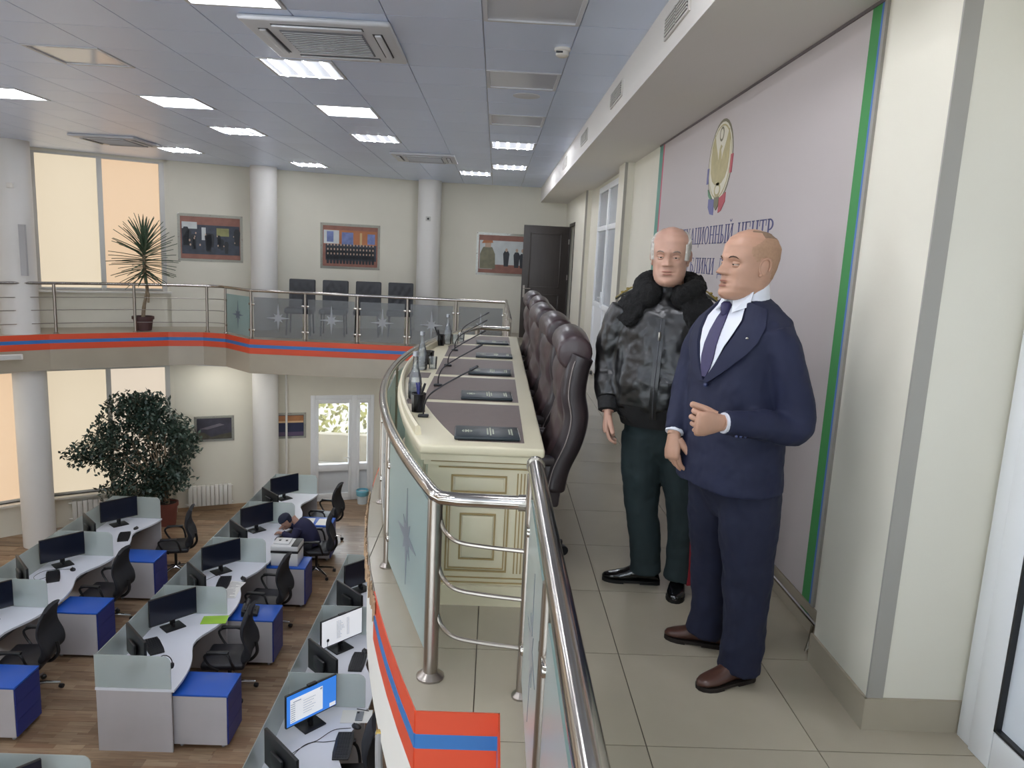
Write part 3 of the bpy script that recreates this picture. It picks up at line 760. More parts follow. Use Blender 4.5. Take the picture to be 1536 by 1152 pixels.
# ================================================================ EXECUTIVE CHAIRS
def leather(name, c, r=.38): return mat(name, c, r, var=.12, scale=7, bump=.25, bscale=14, coat=.15)
M_LEA = leather('brown_tufted_leather', '#392a2d')
M_LEAD = leather('dark_leather_side', '#2c2427', .45)
def exec_chair():
    t = thing('executive_chair', '', 'chair')
    cl = catmull([(.10, 0, .50), (.12, 0, .62), (.175, 0, .76), (.195, 0, .88), (.175, 0, 1.0), (.185, 0, 1.12), (.205, 0, 1.19)], 7)
    n = 40; rings = []
    for i, p in enumerate(cl):
        f = i/(len(cl)-1)
        t_ = (cl[min(i+1, len(cl)-1)]-cl[max(i-1, 0)]).normalized(); nr = Vector((t_.z, 0, -t_.x))
        hw = .265 + .045*math.sin(min(1, f*1.15)*math.pi*.75) ; th = .055+.012*math.sin(f*math.pi)
        ring = []
        for j in range(n):
            a = 2*math.pi*j/n; ca, sa = math.cos(a), math.sin(a)
            ex = .42
            yy = hw*(abs(ca)**ex)*(1 if ca >= 0 else -1); xx = th*(abs(sa)**.7)*(1 if sa >= 0 else -1)
            if sa < 0 and f > .05:      # front face: diamond tufting
                q = math.cos(yy*2*math.pi/.155+(0))*math.cos((f*5.2)*math.pi)
                edge = max(0, 1-(abs(yy)/hw)**4)
                xx -= edge*(.012+.016*q)
            ring.append(p + nr*xx*(1) + Vector((0, yy, 0)))
        rings.append(ring)
    MB().loft(rings).build('backrest', M_LEA, t, smooth=60)
    s = MB(); sc = []
    for k in range(20):
        a = 2*math.pi*k/20; sc.append((.175+.088*math.cos(a), .0, 1.2+.088*math.sin(a)))
    rg = []
    for yy, f in ((-.315, .78), (-.31, .94), (-.295, 1), (-.15, 1.02), (0, 1.03), (.15, 1.02), (.295, 1), (.31, .94), (.315, .78)):
        rg.append([(.175+(x-.175)*f, yy, 1.2+(z-1.2)*f + .02*(1-(yy/.3)**2)) for x, _, z in sc])
    s.loft(rg); s.build('headroll', M_LEA, t, smooth=60)
    for sg in (-1, 1):      # side bolsters running down both edges with a piping line
        pl = [p + Vector((.008, sg*.285, 0)) for p in cl]
        MB().tube(pl, [.05]+[.062]*(len(pl)-2)+[.05], 12).build('side_bolster', M_LEAD, t, smooth=60)
        MB().tube([p + Vector((-.02, sg*.345, 0)) for p in cl[2:-3]], .003, 6).build('piping', mat('pale_piping', '#8d8480', .6), t)
    MB().cbox((-.12, 0, .47), (.52, .56, .13)).build('seat', M_LEA, t, bevel=.045, segs=4)
    MB().cbox((-.12, 0, .395), (.46, .5, .04)).build('seat_pan', M_BLACK, t, bevel=.01)
    for sg in (-1, 1):
        s = MB(); s.loft([[(x+a, sg*.3+b_, z) for a, b_ in ((-.04, -.03), (.04, -.03), (.04, .03), (-.04, .03))] for x, z in ((.1, .42), (.11, .55), (.09, .64))]); s.build('arm_support', M_LEAD, t, bevel=.015)
        MB().cbox((-.03, sg*.3, .655), (.3, .07, .05)).build('armrest', M_LEAD, t, bevel=.018, segs=3)
    MB().lathe([(.03, .06), (.035, .12), (.025, .13), (.025, .39)], (-.1, 0, 0), 14).build('gas_column', M_BLACK, t)
    for k in range(5):
        a = 2*math.pi*k/5+.3; c, s_ = math.cos(a), math.sin(a)
        MB().tube([(-.1, 0, .115), (-.1+.16*c, .16*s_, .105), (-.1+.31*c, .31*s_, .075)], [.028, .024, .018], 8).build('base_arm', M_BLACK, t)
        MB().lathe([(0, -.018), (.028, -.018), (.03, 0), (.028, .018), (0, .018)], (-.1+.32*c, .32*s_, .03), 12, Matrix.Rotation(a, 4, 'Z') @ Matrix.Rotation(R(90), 4, 'X')).build('caster', M_BLACK, t)
    return t
ECX = .235
copies(exec_chair(), [((ECX, 3.9, 0), R(-2), 'tufted brown leather executive chair nearest the front of the table', 'executive chairs'),
    ((ECX-.01, 4.82, 0), R(1), 'second brown leather executive chair from the near end', 'executive chairs'),
    ((ECX-.03, 5.72, 0), R(2), 'middle brown leather executive chair of the row', 'executive chairs'),
    ((ECX-.01, 6.66, 0), R(-1), 'fourth brown leather executive chair from the near end', 'executive chairs'),
    ((ECX-.02, 7.58, 0), R(1), 'farthest brown leather executive chair near the dark door', 'executive chairs')])

# black tufted chairs along the far gallery wall (facing the hall)
M_BLEA = mat('black_tufted_leather', '#2b2c31', .45, var=.1, scale=9, bump=.2, bscale=20)
def gallery_chair():
    t = thing('gallery_chair', '', 'chair')
    n = 15; g = MB(); W_, H_ = .235, .5
    rows = []
    for i in range(13):
        z = .5+H_*i/12; row = []
        for j in range(n):
            x = -W_+2*W_*j/(n-1)
            q = math.cos(x*2*math.pi/.15)*math.cos((z-.5)*2*math.pi/.2)
            row.append((x*(1-.04*(i/12)), .1+.08*(z-.5)-.022-.014*q*(1 if 0 < j < n-1 and 0 < i < 12 else 0), z))
        rows.append(row)
    g.add([v for r_ in rows for v in r_], [(i*n+j, i*n+j+1, (i+1)*n+j+1, (i+1)*n+j) for i in range(12) for j in range(n-1)])
    g.build('tufted_front', M_BLEA, t, smooth=70)
    M = Matrix.Translation((0, .16, .75)) @ Matrix.Rotation(R(-4.6), 4, 'X')
    MB().box(-.24, .24, -.045, .035, -.26, .26, M).build('backrest', M_BLEA, t, bevel=.025, segs=3)
    MB().cbox((0, -.12, .45), (.5, .5, .1)).build('seat', M_BLEA, t, bevel=.03, segs=3)
    for sx in (-.2, .2):
        for sy in (-.32, .1): MB().tube([(sx, sy, .41), (sx*1.08, sy*1.05, 0)], .014, 8).build('leg', M_BLACK, t)
    return t
gz = [(-3.6, 14.05), (-3.0, 14.15), (-2.4, 14.28), (-1.8, 14.4)]
cw = ['leftmost of the four black tufted chairs on the far gallery', 'second from left of the four black tufted gallery chairs', 'third from left of the four black tufted gallery chairs', 'rightmost of the four black tufted chairs on the far gallery']
copies(gallery_chair(), [((x, y, 0), R(6), l, 'gallery chairs') for (x, y), l in zip(gz, cw)])
# ================================================================ CEILING FIXTURES
M_LAMP = mat('lit_diffuser', '#ffffff', .5, emit=PANEL_GLOW, ecol='#f4f7ff')
M_TUBE = mat('lit_tube', '#ffffff', .5, emit=PANEL_GLOW*3.8, ecol='#f6f8ff')
M_LAMP2 = mat('lit_prism_diffuser', '#0c0c0c', .6, emit=.62, ecol='#eef3ff')
M_UNLIT = mat('unlit_diffuser', '#c9cbd2', .1, spec=.7)
M_LFRAME = mat('lamp_frame_white', '#c9cbd0', .4)
def ceiling_light(kind):
    t = thing('ceiling_light', '', 'ceiling light')
    w_, h_ = CDX, CDY
    s = MB()
    for a, b_, c, e in ((.004, w_-.004, .004, .03), (.004, w_-.004, h_-.03, h_-.004), (.004, .03, .03, h_-.03), (w_-.03, w_-.004, .03, h_-.03)): s.box(a, b_, c, e, -.006, .03)
    s.build('frame', M_LFRAME, t, smooth=0)
    MB().box(.03, w_-.03, .03, h_-.03, .004, .012).build('diffuser', {'flat': M_LAMP, 'soft': mat('added_fill_diffuser', '#ffffff', .5, emit=PANEL_GLOW*.75, ecol='#f6f4ee'), 'tubes': M_LAMP2, 'off': M_UNLIT}[kind], t, smooth=0)
    if kind == 'tubes':
        for k in range(4):
            x = .03+(w_-.06)*(k+.5)/4
            MB().tube([(x, .035, .002), (x, h_-.035, .002)], .013, 8).build('tube', M_TUBE, t)
    return t
lp = {'flat': [(-3,-3),(-3,3),(-6,3),(-9,3)], 'off': sorted(OFF)}
lp['tubes'] = sorted(LIT - set(lp['flat']))
ln_ = {(-3,-3): 'bright ceiling light cut by the top edge of the picture', (-3,3): 'plain bright ceiling light two rows behind the big air conditioner', (-6,3): 'plain bright ceiling light in the middle left of the ceiling', (-9,3): 'plain bright ceiling light at the left edge',
       (-3,0): 'striped ceiling light just below the big air conditioner', (-3,6): 'striped ceiling light in front of the small central air conditioner', (-6,6): 'striped ceiling light above the yucca side of the hall', (-9,10): 'striped ceiling light beside the air conditioner near the windows', (-6,12): 'small striped ceiling light above the middle column', (0,6): 'striped ceiling light over the corridor, nearer of two', (0,10): 'striped ceiling light over the corridor, farther of two', (-1,12): 'smallest striped ceiling light left of the corridor pair',
       (-6,0): 'unlit reflective ceiling light in the left part of the ceiling', (0,0): 'unlit ceiling light over the table, second from the top edge', (0,3): 'unlit ceiling light over the table, farthest of three', (0,-3): 'unlit ceiling light over the table cut by the top edge'}
for kind in ('flat', 'tubes', 'off'):
    copies(ceiling_light(kind), [((CX0+ix*CDX, CY0+iy*CDY, ZC), 0, ln_.get((ix, iy), 'ceiling light behind or beside the camera'), 'unlit ceiling lights' if kind == 'off' else 'lit ceiling lights') for ix, iy in lp[kind]])
copies(ceiling_light('soft'), [((x, y, -.612), 0, 'added fill light panel under the gallery, ' + l, 'added fill lights below the gallery') for x, y, l in ((-2.6, 13.2, 'near the garden door'), (-4.0, 13.2, 'beside the middle column'), (-5.4, 13.62, 'above the ficus'), (-8.9, 11.2, 'by the left column'), (-9.9, 9.4, 'beyond the left edge'), (-1.0, 13.2, 'behind the bow'), (.5, 4.0, 'below the table'), (.5, 6.5, 'below the chairs'), (.5, 9.5, 'below the corridor'))])  # unseen panels added to brighten the lower hall
M_ACW = mat('ac_white', '#c4c6cb', .4); M_ACG = mat('ac_grille', '#787b83', .6); M_SLOT = mat('ac_slot_dark', '#3c3e44', .6)
def aircon():
    t = thing('ceiling_air_conditioner', '', 'air conditioner')
    h = .475
    MB().box(-h, h, -h, h, -.035, 0).build('cover', M_ACW, t, bevel=.03, segs=4)
    MB().box(-.27, .27, -.27, .27, -.042, -.03).build('grille', M_ACG, t, bevel=.006)
    s = MB()
    for k in range(12): s.box(-.26, .26, -.245+k*.0445-.004, -.245+k*.0445+.004, -.047, -.041)
    g = s.build('grille_slats', M_ACW, t, smooth=0)
    for k in range(4):
        Mr = Matrix.Rotation(math.pi/2*k, 4, 'Z')
        MB().box(-.29, .29, -.4, -.335, -.0365, -.03, Mr).build('air_slot', M_SLOT, t, smooth=0)
        MB().box(-.285, .285, -.392, -.35, -.05, -.037, Mr).build('louver', M_ACW, t, bevel=.004)
    return t
copies(aircon(), [((ACS[0][0], ACS[0][1], ZC), R(0), 'large white ceiling air conditioner near the top of the picture', 'air conditioners'), ((ACS[1][0], ACS[1][1], ZC), 0, 'small distant ceiling air conditioner in the middle of the hall', 'air conditioners'), ((ACS[2][0], ACS[2][1], ZC), 0, 'distant ceiling air conditioner near the upstairs windows', 'air conditioners')])
t = thing('smoke_detector', 'white round smoke detector on the ceiling over the table', 'smoke detector', (.387, 5.38, ZC))
MB().lathe([(.055, 0), (.055, -.015), (.045, -.02), (.045, -.045), (.03, -.055), (0, -.056)], n=20).build('housing', mat('detector_white', '#d8d4cc', .45), t)
MB().box(-.046, -.0, -.046, -.035, -.038, -.026).build('slit', M_BLACK, t, smooth=0)
t = thing('ceiling_speaker', 'flat round speaker set into the ceiling over the table', 'speaker', (.204, 6.95, ZC))
MB().lathe([(.11, 0), (.11, -.006), (.09, -.012), (0, -.013)], n=24).build('grille', M_ACW, t)
MB().lathe([(.112, .0), (.122, -.003), (.122, -.008), (.108, -.009)], n=24).build('ring', M_LFRAME, t)
M_VENT = mat('vent_frame', '#c9c5bf', .5)
def vent():
    t = thing('air_vent', '', 'vent')
    s = MB(); s.box(-.012, 0, -.27, .27, -.06, .06); s.build('frame', M_VENT, t, bevel=.003)
    for k in range(2):
        y0 = -.25+k*.255
        MB().box(-.014, -.011, y0, y0+.235, -.047, .047).build('recess', M_SLOT, t, smooth=0)
        for j in range(6): MB().box(-.019, -.012, y0, y0+.235, -.045+j*.0165, -.037+j*.0165).build('slat', M_VENT, t, smooth=0)
    return t
copies(vent(), [((.87, y, 2.9), 0, l, 'vents in the bulkhead') for y, l in ((4.05, 'nearest slatted air vent in the bulkhead face'), (6.0, 'second slatted air vent in the bulkhead face'), (8.15, 'third slatted air vent along the bulkhead face'), (10.4, 'farthest slatted air vent in the bulkhead face'))])
s = MB(); s.box(-.05, .05, -.03, 0, -.045, .045)
t = thing('motion_sensor', 'small grey sensor box high on the column by the dark door', 'sensor', (-1.41, 15.46, 2.28)); s.build('box', mat('sensor_grey', '#b4b2ac', .5), t, bevel=.006)
MB().ell((0, -.03, 0), (.022, .012, .022)).build('lens', M_BLACK, t)

# ================================================================ WALL BANNER
M_BAN = mat('lilac_grey_banner', '#b9b1b0', .65, var=.01, scale=1)
M_BGREEN = mat('banner_green', '#3f8a4c', .6); M_BBLUE = mat('banner_blue', '#4a74b4', .6); M_BTEAL = mat('banner_teal', '#5f9384', .6); M_BRED = mat('banner_red', '#c04a66', .6)
M_TXT = mat('banner_navy_print', '#4a4a78', .6)
bn = thing('wall_banner', 'large lilac banner with an emblem, Cyrillic lettering and green edge', 'banner', (1.53, 0, 0))
MB().box(-.008, 0, 3.3, 7.2, .13, 2.735).build('sheet', M_BAN, bn, smooth=0)
for nm, a, b_, m in (('green_stripe', 3.22, 3.3, M_BGREEN), ('blue_stripe', 3.195, 3.22, M_BBLUE), ('teal_stripe', 7.25, 7.4, M_BTEAL), ('red_stripe', 7.2, 7.25, M_BRED)): MB().box(-.008, 0, a, b_, .13, 2.735).build(nm, m, bn, smooth=0)
MB().box(-.012, 0, 3.17, 3.195, .13, 2.735).build('edge_profile', M_GREYTRIM, bn, smooth=0)
MB().box(-.014, 0, 3.17, 7.4, 2.735, 2.75).build('edge_profile', mat('dark_gap', '#6a6264', .7), bn, smooth=0)
def wall_poly(b, pts, cy, cz, d0, d1):
    """pts (u right, v up) printed on the wall that faces -X"""
    n = len(pts)
    P0 = [(-d0, cy-u, cz+v) for u, v in pts]; P1 = [(-d1, cy-u, cz+v) for u, v in pts]
    b.add(P0+P1, [tuple(range(n)), tuple(range(2*n-1, n-1, -1))] + [(i, (i+1) % n, n+(i+1) % n, n+i) for i in range(n)])
circ = lambda r, n=28, cx=0, cy=0, ry=None: [(cx+r*math.cos(2*math.pi*k/n), cy+(ry or r)*math.sin(2*math.pi*k/n)) for k in range(n)]
EY, EZ = 5.34, 2.36
em = None
def em_part(name, m, polys, d):
    b = MB()
    for p in polys: wall_poly(b, p, EY, EZ, .007, d)
    o = b.build(name, m, em or bn, smooth=0); return o
M_EG = mat('emblem_gold', '#a89c6c', .5, var=.1, scale=20); M_EP = mat('emblem_pale', '#d2cdbb', .6); M_ED = mat('emblem_dark_gold', '#6f6a52', .55)
em = em_part('emblem_rim', M_ED, [circ(.285)], .009)
em_part('emblem_field', M_EP, [circ(.265)], .0105)
em_part('emblem_ring', M_EG, [circ(.25)], .0112); em_part('emblem_field', M_EP, [circ(.238)], .0118)
lw = [(-.02, -.03), (-.06, .05), (-.12, .13), (-.16, .2), (-.2, .13), (-.215, .03), (-.2, -.06), (-.15, -.12), (-.08, -.15), (-.02, -.16)]
em_part('eagle_wing', M_EG, [lw], .0125); em_part('eagle_wing', M_EG, [[(-u, v) for u, v in lw][::-1]], .0125)
em_part('eagle_body', M_EG, [[(-.03, .04), (-.05, -.05), (-.045, -.14), (0, -.2), (.045, -.14), (.05, -.05), (.03, .04), (.01, .08), (.035, .1), (.0, .115), (-.025, .09)]], .013)
em_part('sun_disc', M_ED, [circ(.05, 18, 0, .185)], .0125); em_part('sun_disc', M_EP, [circ(.034, 18, 0, .185)], .013)
em_part('shield', M_EG, [circ(.075, 16, 0, -.19, .05)], .013); em_part('shield', M_EP, [circ(.05, 16, 0, -.19, .03)], .0135)
em_part('ribbon_blue', mat('ribbon_blue', '#6a6a96', .6), [[(-.29, -.02), (-.25, -.02), (-.25, -.13), (-.29, -.13)]], .0128)
em_part('ribbon_blue', MATS['ribbon_blue'], [[(-.2, -.24), (-.06, -.25), (-.06, -.36), (-.14, -.35), (-.2, -.3)]], .0128)
em_part('ribbon_red', mat('ribbon_red', '#b0525a', .6), [[(.25, .02), (.295, .02), (.285, -.1), (.245, -.1)]], .0128)
em_part('ribbon_red', MATS['ribbon_red'], [[(.06, -.25), (.2, -.22), (.2, -.28), (.12, -.34), (.06, -.35)]], .0128)
em_part('ribbon_knot', M_ED, [[(-.06, -.24), (.06, -.24), (.05, -.3), (.0, -.33), (-.05, -.3)]], .0132)
em_part('flag_green', mat('ribbon_green', '#5f8a6a', .6), [[(-.24, -.17), (-.19, -.2), (-.13, -.235), (-.15, -.255), (-.22, -.215)]], .0128)
# serif capitals drawn as strokes
def letter(ch):
    T, t, S = .16, .055, .09; P = []
    rect = lambda x0, x1, y0, y1: P.append([(x0, y0), (x1, y0), (x1, y1), (x0, y1)])
    def V(x, y0=0, y1=1, sb=True, st=True):
        rect(x-T/2, x+T/2, y0, y1)
        if sb: rect(x-T/2-S, x+T/2+S, y0, y0+.05)
        if st: rect(x-T/2-S, x+T/2+S, y1-.05, y1)
    H = lambda x0, x1, y: rect(x0, x1, y-t/2, y+t/2)
    def D(a, b_, th): P.append([(a[0]-th/2, a[1]), (a[0]+th/2, a[1]), (b_[0]+th/2, b_[1]), (b_[0]-th/2, b_[1])] if b_[1] > a[1] else [(a[0]-th/2, a[1]), (b_[0]-th/2, b_[1]), (b_[0]+th/2, b_[1]), (a[0]+th/2, a[1])])
    def arc(cx, cy, rx, ry, a0, a1, tx, ty, n=12):
        for k in range(n):
            q = [a0+(a1-a0)*(k+j)/n for j in (0, 1)]
            P.append([(cx+rx*math.cos(q[0]), cy+ry*math.sin(q[0])), (cx+rx*math.cos(q[1]), cy+ry*math.sin(q[1])), (cx+(rx-tx)*math.cos(q[1]), cy+(ry-ty)*math.sin(q[1])), (cx+(rx-tx)*math.cos(q[0]), cy+(ry-ty)*math.sin(q[0]))])
    w_ = .9; pi = math.pi
    if ch in 'ИЙ':
        V(.17); V(.73); D((.2, .06), (.7, .94), .06)
        if ch == 'Й': arc(.45, 1.24, .16, .14, pi, 2*pi, .06, .06, 8)
    elif ch == 'Н': V(.17); V(.73); H(.17, .73, .5)
    elif ch == 'П': V(.17); V(.73); H(.17, .73, .97)
    elif ch == 'Ц': V(.17); V(.73, sb=False); H(.17, .92, .03); rect(.86, .92, -.2, .05)
    elif ch == 'О': arc(.45, .5, .42, .52, 0, 2*pi, .17, .06, 24)
    elif ch == 'С': arc(.47, .5, .42, .52, .22*pi, 1.78*pi, .17, .06, 20); rect(.74, .8, .7, .98)
    elif ch == 'Ы': V(.15); arc(.2, .26, .38, .26, -pi/2, pi/2, .15, .06, 10); V(.86); w_ = 1.02
    elif ch == 'Е': V(.18); H(.1, .75, .97); H(.18, .6, .52); H(.1, .78, .03); rect(.7, .76, .72, 1); rect(.72, .78, 0, .28); rect(.56, .6, .4, .64); w_ = .85
    elif ch == 'Т': V(.43, st=False); H(.02, .84, .97); rect(.02, .08, .7, 1); rect(.78, .84, .7, 1); w_ = .86
    elif ch == 'Р': V(.18); arc(.26, .74, .46, .26, -pi/2, pi/2, .16, .06, 10); w_ = .78
    elif ch == 'Б': V(.18); H(.1, .7, .97); rect(.65, .7, .74, 1); arc(.26, .29, .46, .29, -pi/2, pi/2, .16, .06, 10); w_ = .8
    elif ch == 'У': D((.5, .38), (.14, 1), .16); D((.28, .05), (.76, 1), .06); rect(0, .28, .95, 1); rect(.62, .9, .95, 1); arc(.25, .1, .09, .09, 0, 2*pi, .08, .08, 8)
    elif ch == 'А': D((.1, 0), (.42, 1), .06); D((.74, 0), (.45, 1), .17); H(.22, .62, .33); rect(0, .22, 0, .05); rect(.58, .92, 0, .05)
    elif ch == 'Л': D((.14, .05), (.34, .97), .06); V(.72); H(.25, .72, .97); arc(.1, .09, .09, .09, 0, 2*pi, .08, .08, 8); w_ = .92
    elif ch == 'К': V(.17); D((.3, .48), (.72, 1), .06); D((.76, 0), (.4, .6), .17); rect(.6, .88, .95, 1); rect(.62, .92, 0, .05)
    elif ch == 'Д': D((.2, .05), (.36, .97), .06); V(.7, sb=False); H(.27, .7, .97); H(.02, .9, .06); rect(.02, .08, -.2, .08); rect(.84, .9, -.2, .08); w_ = .95
    elif ch == 'Г': V(.18); H(.1, .74, .97); rect(.69, .74, .7, 1); w_ = .76
    elif ch == ' ': w_ = .5
    return P, w_
def banner_text(txt, cy, z, h, total):
    adv = [(c,)+letter(c) for c in txt]; tot = sum(a[2]+.08 for a in adv)
    k = total/tot; u = -total/2
    for c, P, w_ in adv:
        if P:
            b = MB()
            for p in P: wall_poly(b, [(u+x*k, y*h) for x, y in p], cy, z, .007, .0092)
            b.build('letter', M_TXT, bn, smooth=0)
        u += (w_+.08)*k
banner_text('СИТУАЦИОННЫЙ ЦЕНТР', 5.34, 1.80, .125, 2.34)
banner_text('РЕСПУБЛИКИ ДАГЕСТАН', 5.34, 1.585, .115, 2.45)

# ================================================================ WALL PICTURES
def photo_frame(name, label, M, s0, s1, z0, z1, paint):
    t = thing(name, label, 'picture'); t.matrix_world = M @ Matrix.Translation(((s0+s1)/2, 0, (z0+z1)/2)) @ Matrix.Rotation(math.pi, 4, 'Z')
    w_, h_ = (s1-s0), (z1-z0)     # local: x right as seen from the hall, -y towards the hall
    MB().box(-w_/2-.05, w_/2+.05, -.012, -.006, -h_/2-.05, h_/2+.05).build('acrylic_sheet', frosted('acrylic', '#e6e8e6', .12, .05), t, smooth=0)
    MB().box(-w_/2, w_/2, -.018, -.012, -h_/2, h_/2).build('print', paint[0], t, smooth=0)
    for k, (m, polys) in enumerate(paint[1]):
        b = MB()
        for p in polys:
            n = len(p); b.add([(u*w_/2, -.0185-.0003*k, v*h_/2) for u, v in p], [tuple(range(n))])
        o = b.build('print_area', m, t, smooth=0)
        if len(polys) > 1: tag(o, kind='stuff')
    for u in (-1, 0, 1):
        for v in (-1, 0, 1):
            if u == 0 and v == 0: continue
            MB().lathe([(.0, 0), (.014, 0), (.014, .02), (0, .022)], (u*(w_/2+.035), 0, v*(h_/2+.035)), 8, Matrix.Rotation(R(90), 4, 'X')).build('stud', M_STEELD, t)
    return t
rc_ = lambda a, b_, c, d: [(a, c), (b_, c), (b_, d), (a, d)]
fig = lambda x, y, s_: [[(x-.05*s_, y-.35*s_), (x+.05*s_, y-.35*s_), (x+.075*s_, y+.1*s_), (x+.04*s_, y+.2*s_), (x-.04*s_, y+.2*s_), (x-.075*s_, y+.1*s_)]]
head = lambda x, y, s_: [[(x+.032*s_*math.cos(2*math.pi*k/8), y+.27*s_+.07*s_*math.sin(2*math.pi*k/8)) for k in range(8)]]
PB = mat('print_brick_band', '#8d5f52', .5, var=.15, scale=8); PD = mat('print_dark_blue', '#3a404c', .5, var=.25, scale=9); PW_ = mat('print_pale', '#c3c8c8', .5, var=.1, scale=6); PG = mat('print_yellow_green', '#8d8d5c', .5, var=.2, scale=9); PO = mat('print_orange', '#b0714a', .5, var=.1, scale=5); PU = mat('print_blue', '#6f7cab', .5, var=.25, scale=9); PS = mat('print_skin', '#b9a08c', .6); PK = mat('print_charcoal', '#2a2d33', .5, var=.2, scale=9); PU2 = mat('print_khaki', '#77735c', .5, var=.2, scale=9)
rr = random.Random(11)
f1 = sum([fig(rr.uniform(-.9, .9), rr.uniform(-.4, .2), rr.uniform(.8, 1.6)) for _ in range(14)], []); h1 = [head(rr.uniform(-.85, .85), rr.uniform(-.6, .1), rr.uniform(.5, .9))[0] for _ in range(12)]
photo_frame('framed_photo', 'framed photo of people at a dark control room, left of the column', M2, .49, 1.54, 1.29, 2.07, (PB, [(PD, [rc_(-.96, .98, -.78, .62)]), (PW_, [rc_(-.95, -.45, .42, .74), rc_(-.3, -.16, -.1, .5)]), (PG, [rc_(.2, .62, .12, .5)]), (PK, f1), (PS, h1)]))
f2 = [q for i in range(3) for j in range(15) for q in fig(-.82+j*.118, -.15-.22*i, .8)]; h2 = [q for i in range(3) for j in range(15) for q in head(-.82+j*.118, -.15-.22*i, .8)]
photo_frame('framed_photo', 'framed group photo of uniformed rows before blue windows', M1, 1.1, 2.19, 1.25, 2.05, (PB, [(PO, [rc_(-.97, .97, .1, .8)]), (PW_, [rc_(-.97, -.42, .12, .78)]), (PU, [rc_(-.86, -.62, .2, .72), rc_(-.32, .1, .1, .7), rc_(.62, .9, .15, .66)]), (mat('print_cream', '#c5a878', .5), [rc_(.34, .42, .1, .7)]), (PD, [rc_(-.9, .95, -.7, .1)]), (PK, f2), (PS, h2)]))
f3 = fig(-.02, -.1, 1.5)+fig(.35, -.15, 1.5)+fig(.55, -.2, 1.4)+fig(.75, -.2, 1.5)+fig(.92, -.2, 1.6); h3 = [head(x, -.15, 1.45)[0] for x in (-.02, .35, .55, .75, .92)]
big = [[(-.95, -.78), (-.4, -.78), (-.42, .0), (-.52, .35), (-.65, .42), (-.85, .35), (-.95, 0)]]
photo_frame('framed_photo', 'framed photo of a saluting officer, partly behind the dark door', M0, .72, 1.91, 1.25, 2.03, (PB, [(PW_, [rc_(-.97, .97, -.8, .72)]), (PB, [rc_(-.5, .97, -.8, -.55)]), (PK, f3), (PS, h3), (PU2, big), (PS, [[(-.78, .35), (-.58, .35), (-.56, .6), (-.78, .6)]]), (PO, [[(-.9, .56), (-.5, .6), (-.52, .72), (-.84, .72)]])]))
PN = mat('print_night', '#3c3a45', .4, var=.35, scale=5)
photo_frame('landscape_picture', 'dark mountain landscape picture on the lower back wall', M2, .7, 1.34, -2.24, -1.82, (PN, [(mat('print_ridge', '#6f6a72', .5, var=.2, scale=8), [[(-.9, .0), (-.3, .25), (.3, .5), (.6, .35), (.1, .15), (-.4, -.05)]]), (mat('print_moss', '#4f4c40', .5, var=.3, scale=9), [[(-.98, -.95), (-.98, -.3), (-.6, -.35), (-.2, -.8), (.3, -.6), (.98, -.4), (.98, -.95)]])]))
photo_frame('landscape_picture', 'sunset seascape picture beside the white garden door', M1, 2.56, 3.06, -2.25, -1.81, (mat('print_dusk', '#2e3350', .4), [(mat('print_sunset', '#a9744a', .5, var=.2, scale=7), [rc_(-.98, .98, .45, .96)]), (mat('print_glow', '#d6b48a', .5), [rc_(-.98, .98, .28, .45)]), (mat('print_sea', '#5e4f6a', .5), [rc_(-.98, .98, -.96, -.6)])]))

# ================================================================ PLANTS
M_YUC = mat('yucca_leaf', '#4c5f4a', .45, var=.25, scale=5, rnd=.2)
M_TRUNK = mat('bark', '#8b7b66', .8, var=.2, scale=20, bump=.4, bscale=30)
M_POT = mat('dark_brown_pot', '#4d3231', .6, var=.1, scale=5); M_SOIL = mat('soil', '#2e241d', .9)
yu = thing('potted_yucca', 'tall potted yucca with a spiky crown behind the rod railing', 'plant', (-6.28, 13.52, 0))
MB().lathe([(.0, 0), (.135, 0), (.165, .2), (.185, .2), (.185, .25), (.165, .25), (.16, .22), (0, .22)], n=20).build('pot', M_POT, yu)
MB().lathe([(.0, .2), (.16, .2), (.15, .228), (0, .232)], n=16).build('soil', M_SOIL, yu)
MB().tube(catmull([(0, 0, .2), (.03, 0, .45), (.09, 0, .7), (.07, 0, .9), (.06, 0, 1.0), (.05, 0, 1.5)], 6), [.035]*6+[.03]*24+[.02], 8).build('trunk', M_TRUNK, yu)
MB().tube(catmull([(.1, -.02, .72), (.13, -.03, .62), (.12, -.03, .5)], 4), .02, 8).build('side_shoot', M_TRUNK, yu)
lv = MB(); K = 9
prof = [(.008, 0), (.016, .1), (.019, .3), (.016, .6), (.01, .85), (.001, 1)]
for sgn in (1,):
    pts = []
    for w_, u in prof: pts.append([(-w_, .62*u, -.05*u*u), (0, .62*u, -.012-.05*u*u), (w_, .62*u, -.05*u*u)])
    for a, b_ in zip(pts[:-1], pts[1:]): lv.add(a+b_, [(0,1,4,3), (1,2,5,4)])
leaf = lv.mesh('leaf', M_YUC, smooth=60)
rr = random.Random(2)
for i in range(120):
    f = i/119; z = .98+.62*f; az = i*2.399; el = -25+105*f**1.3+rr.uniform(-8, 8)
    o = put('leaf', leaf, yu, (.055, 0, z)); k = .72+.22*math.sin(f*math.pi)+rr.uniform(-.05, .05); o.scale = (k*1.2, k, k)
    o.rotation_euler = Euler((R(el), 0, az), 'XYZ')
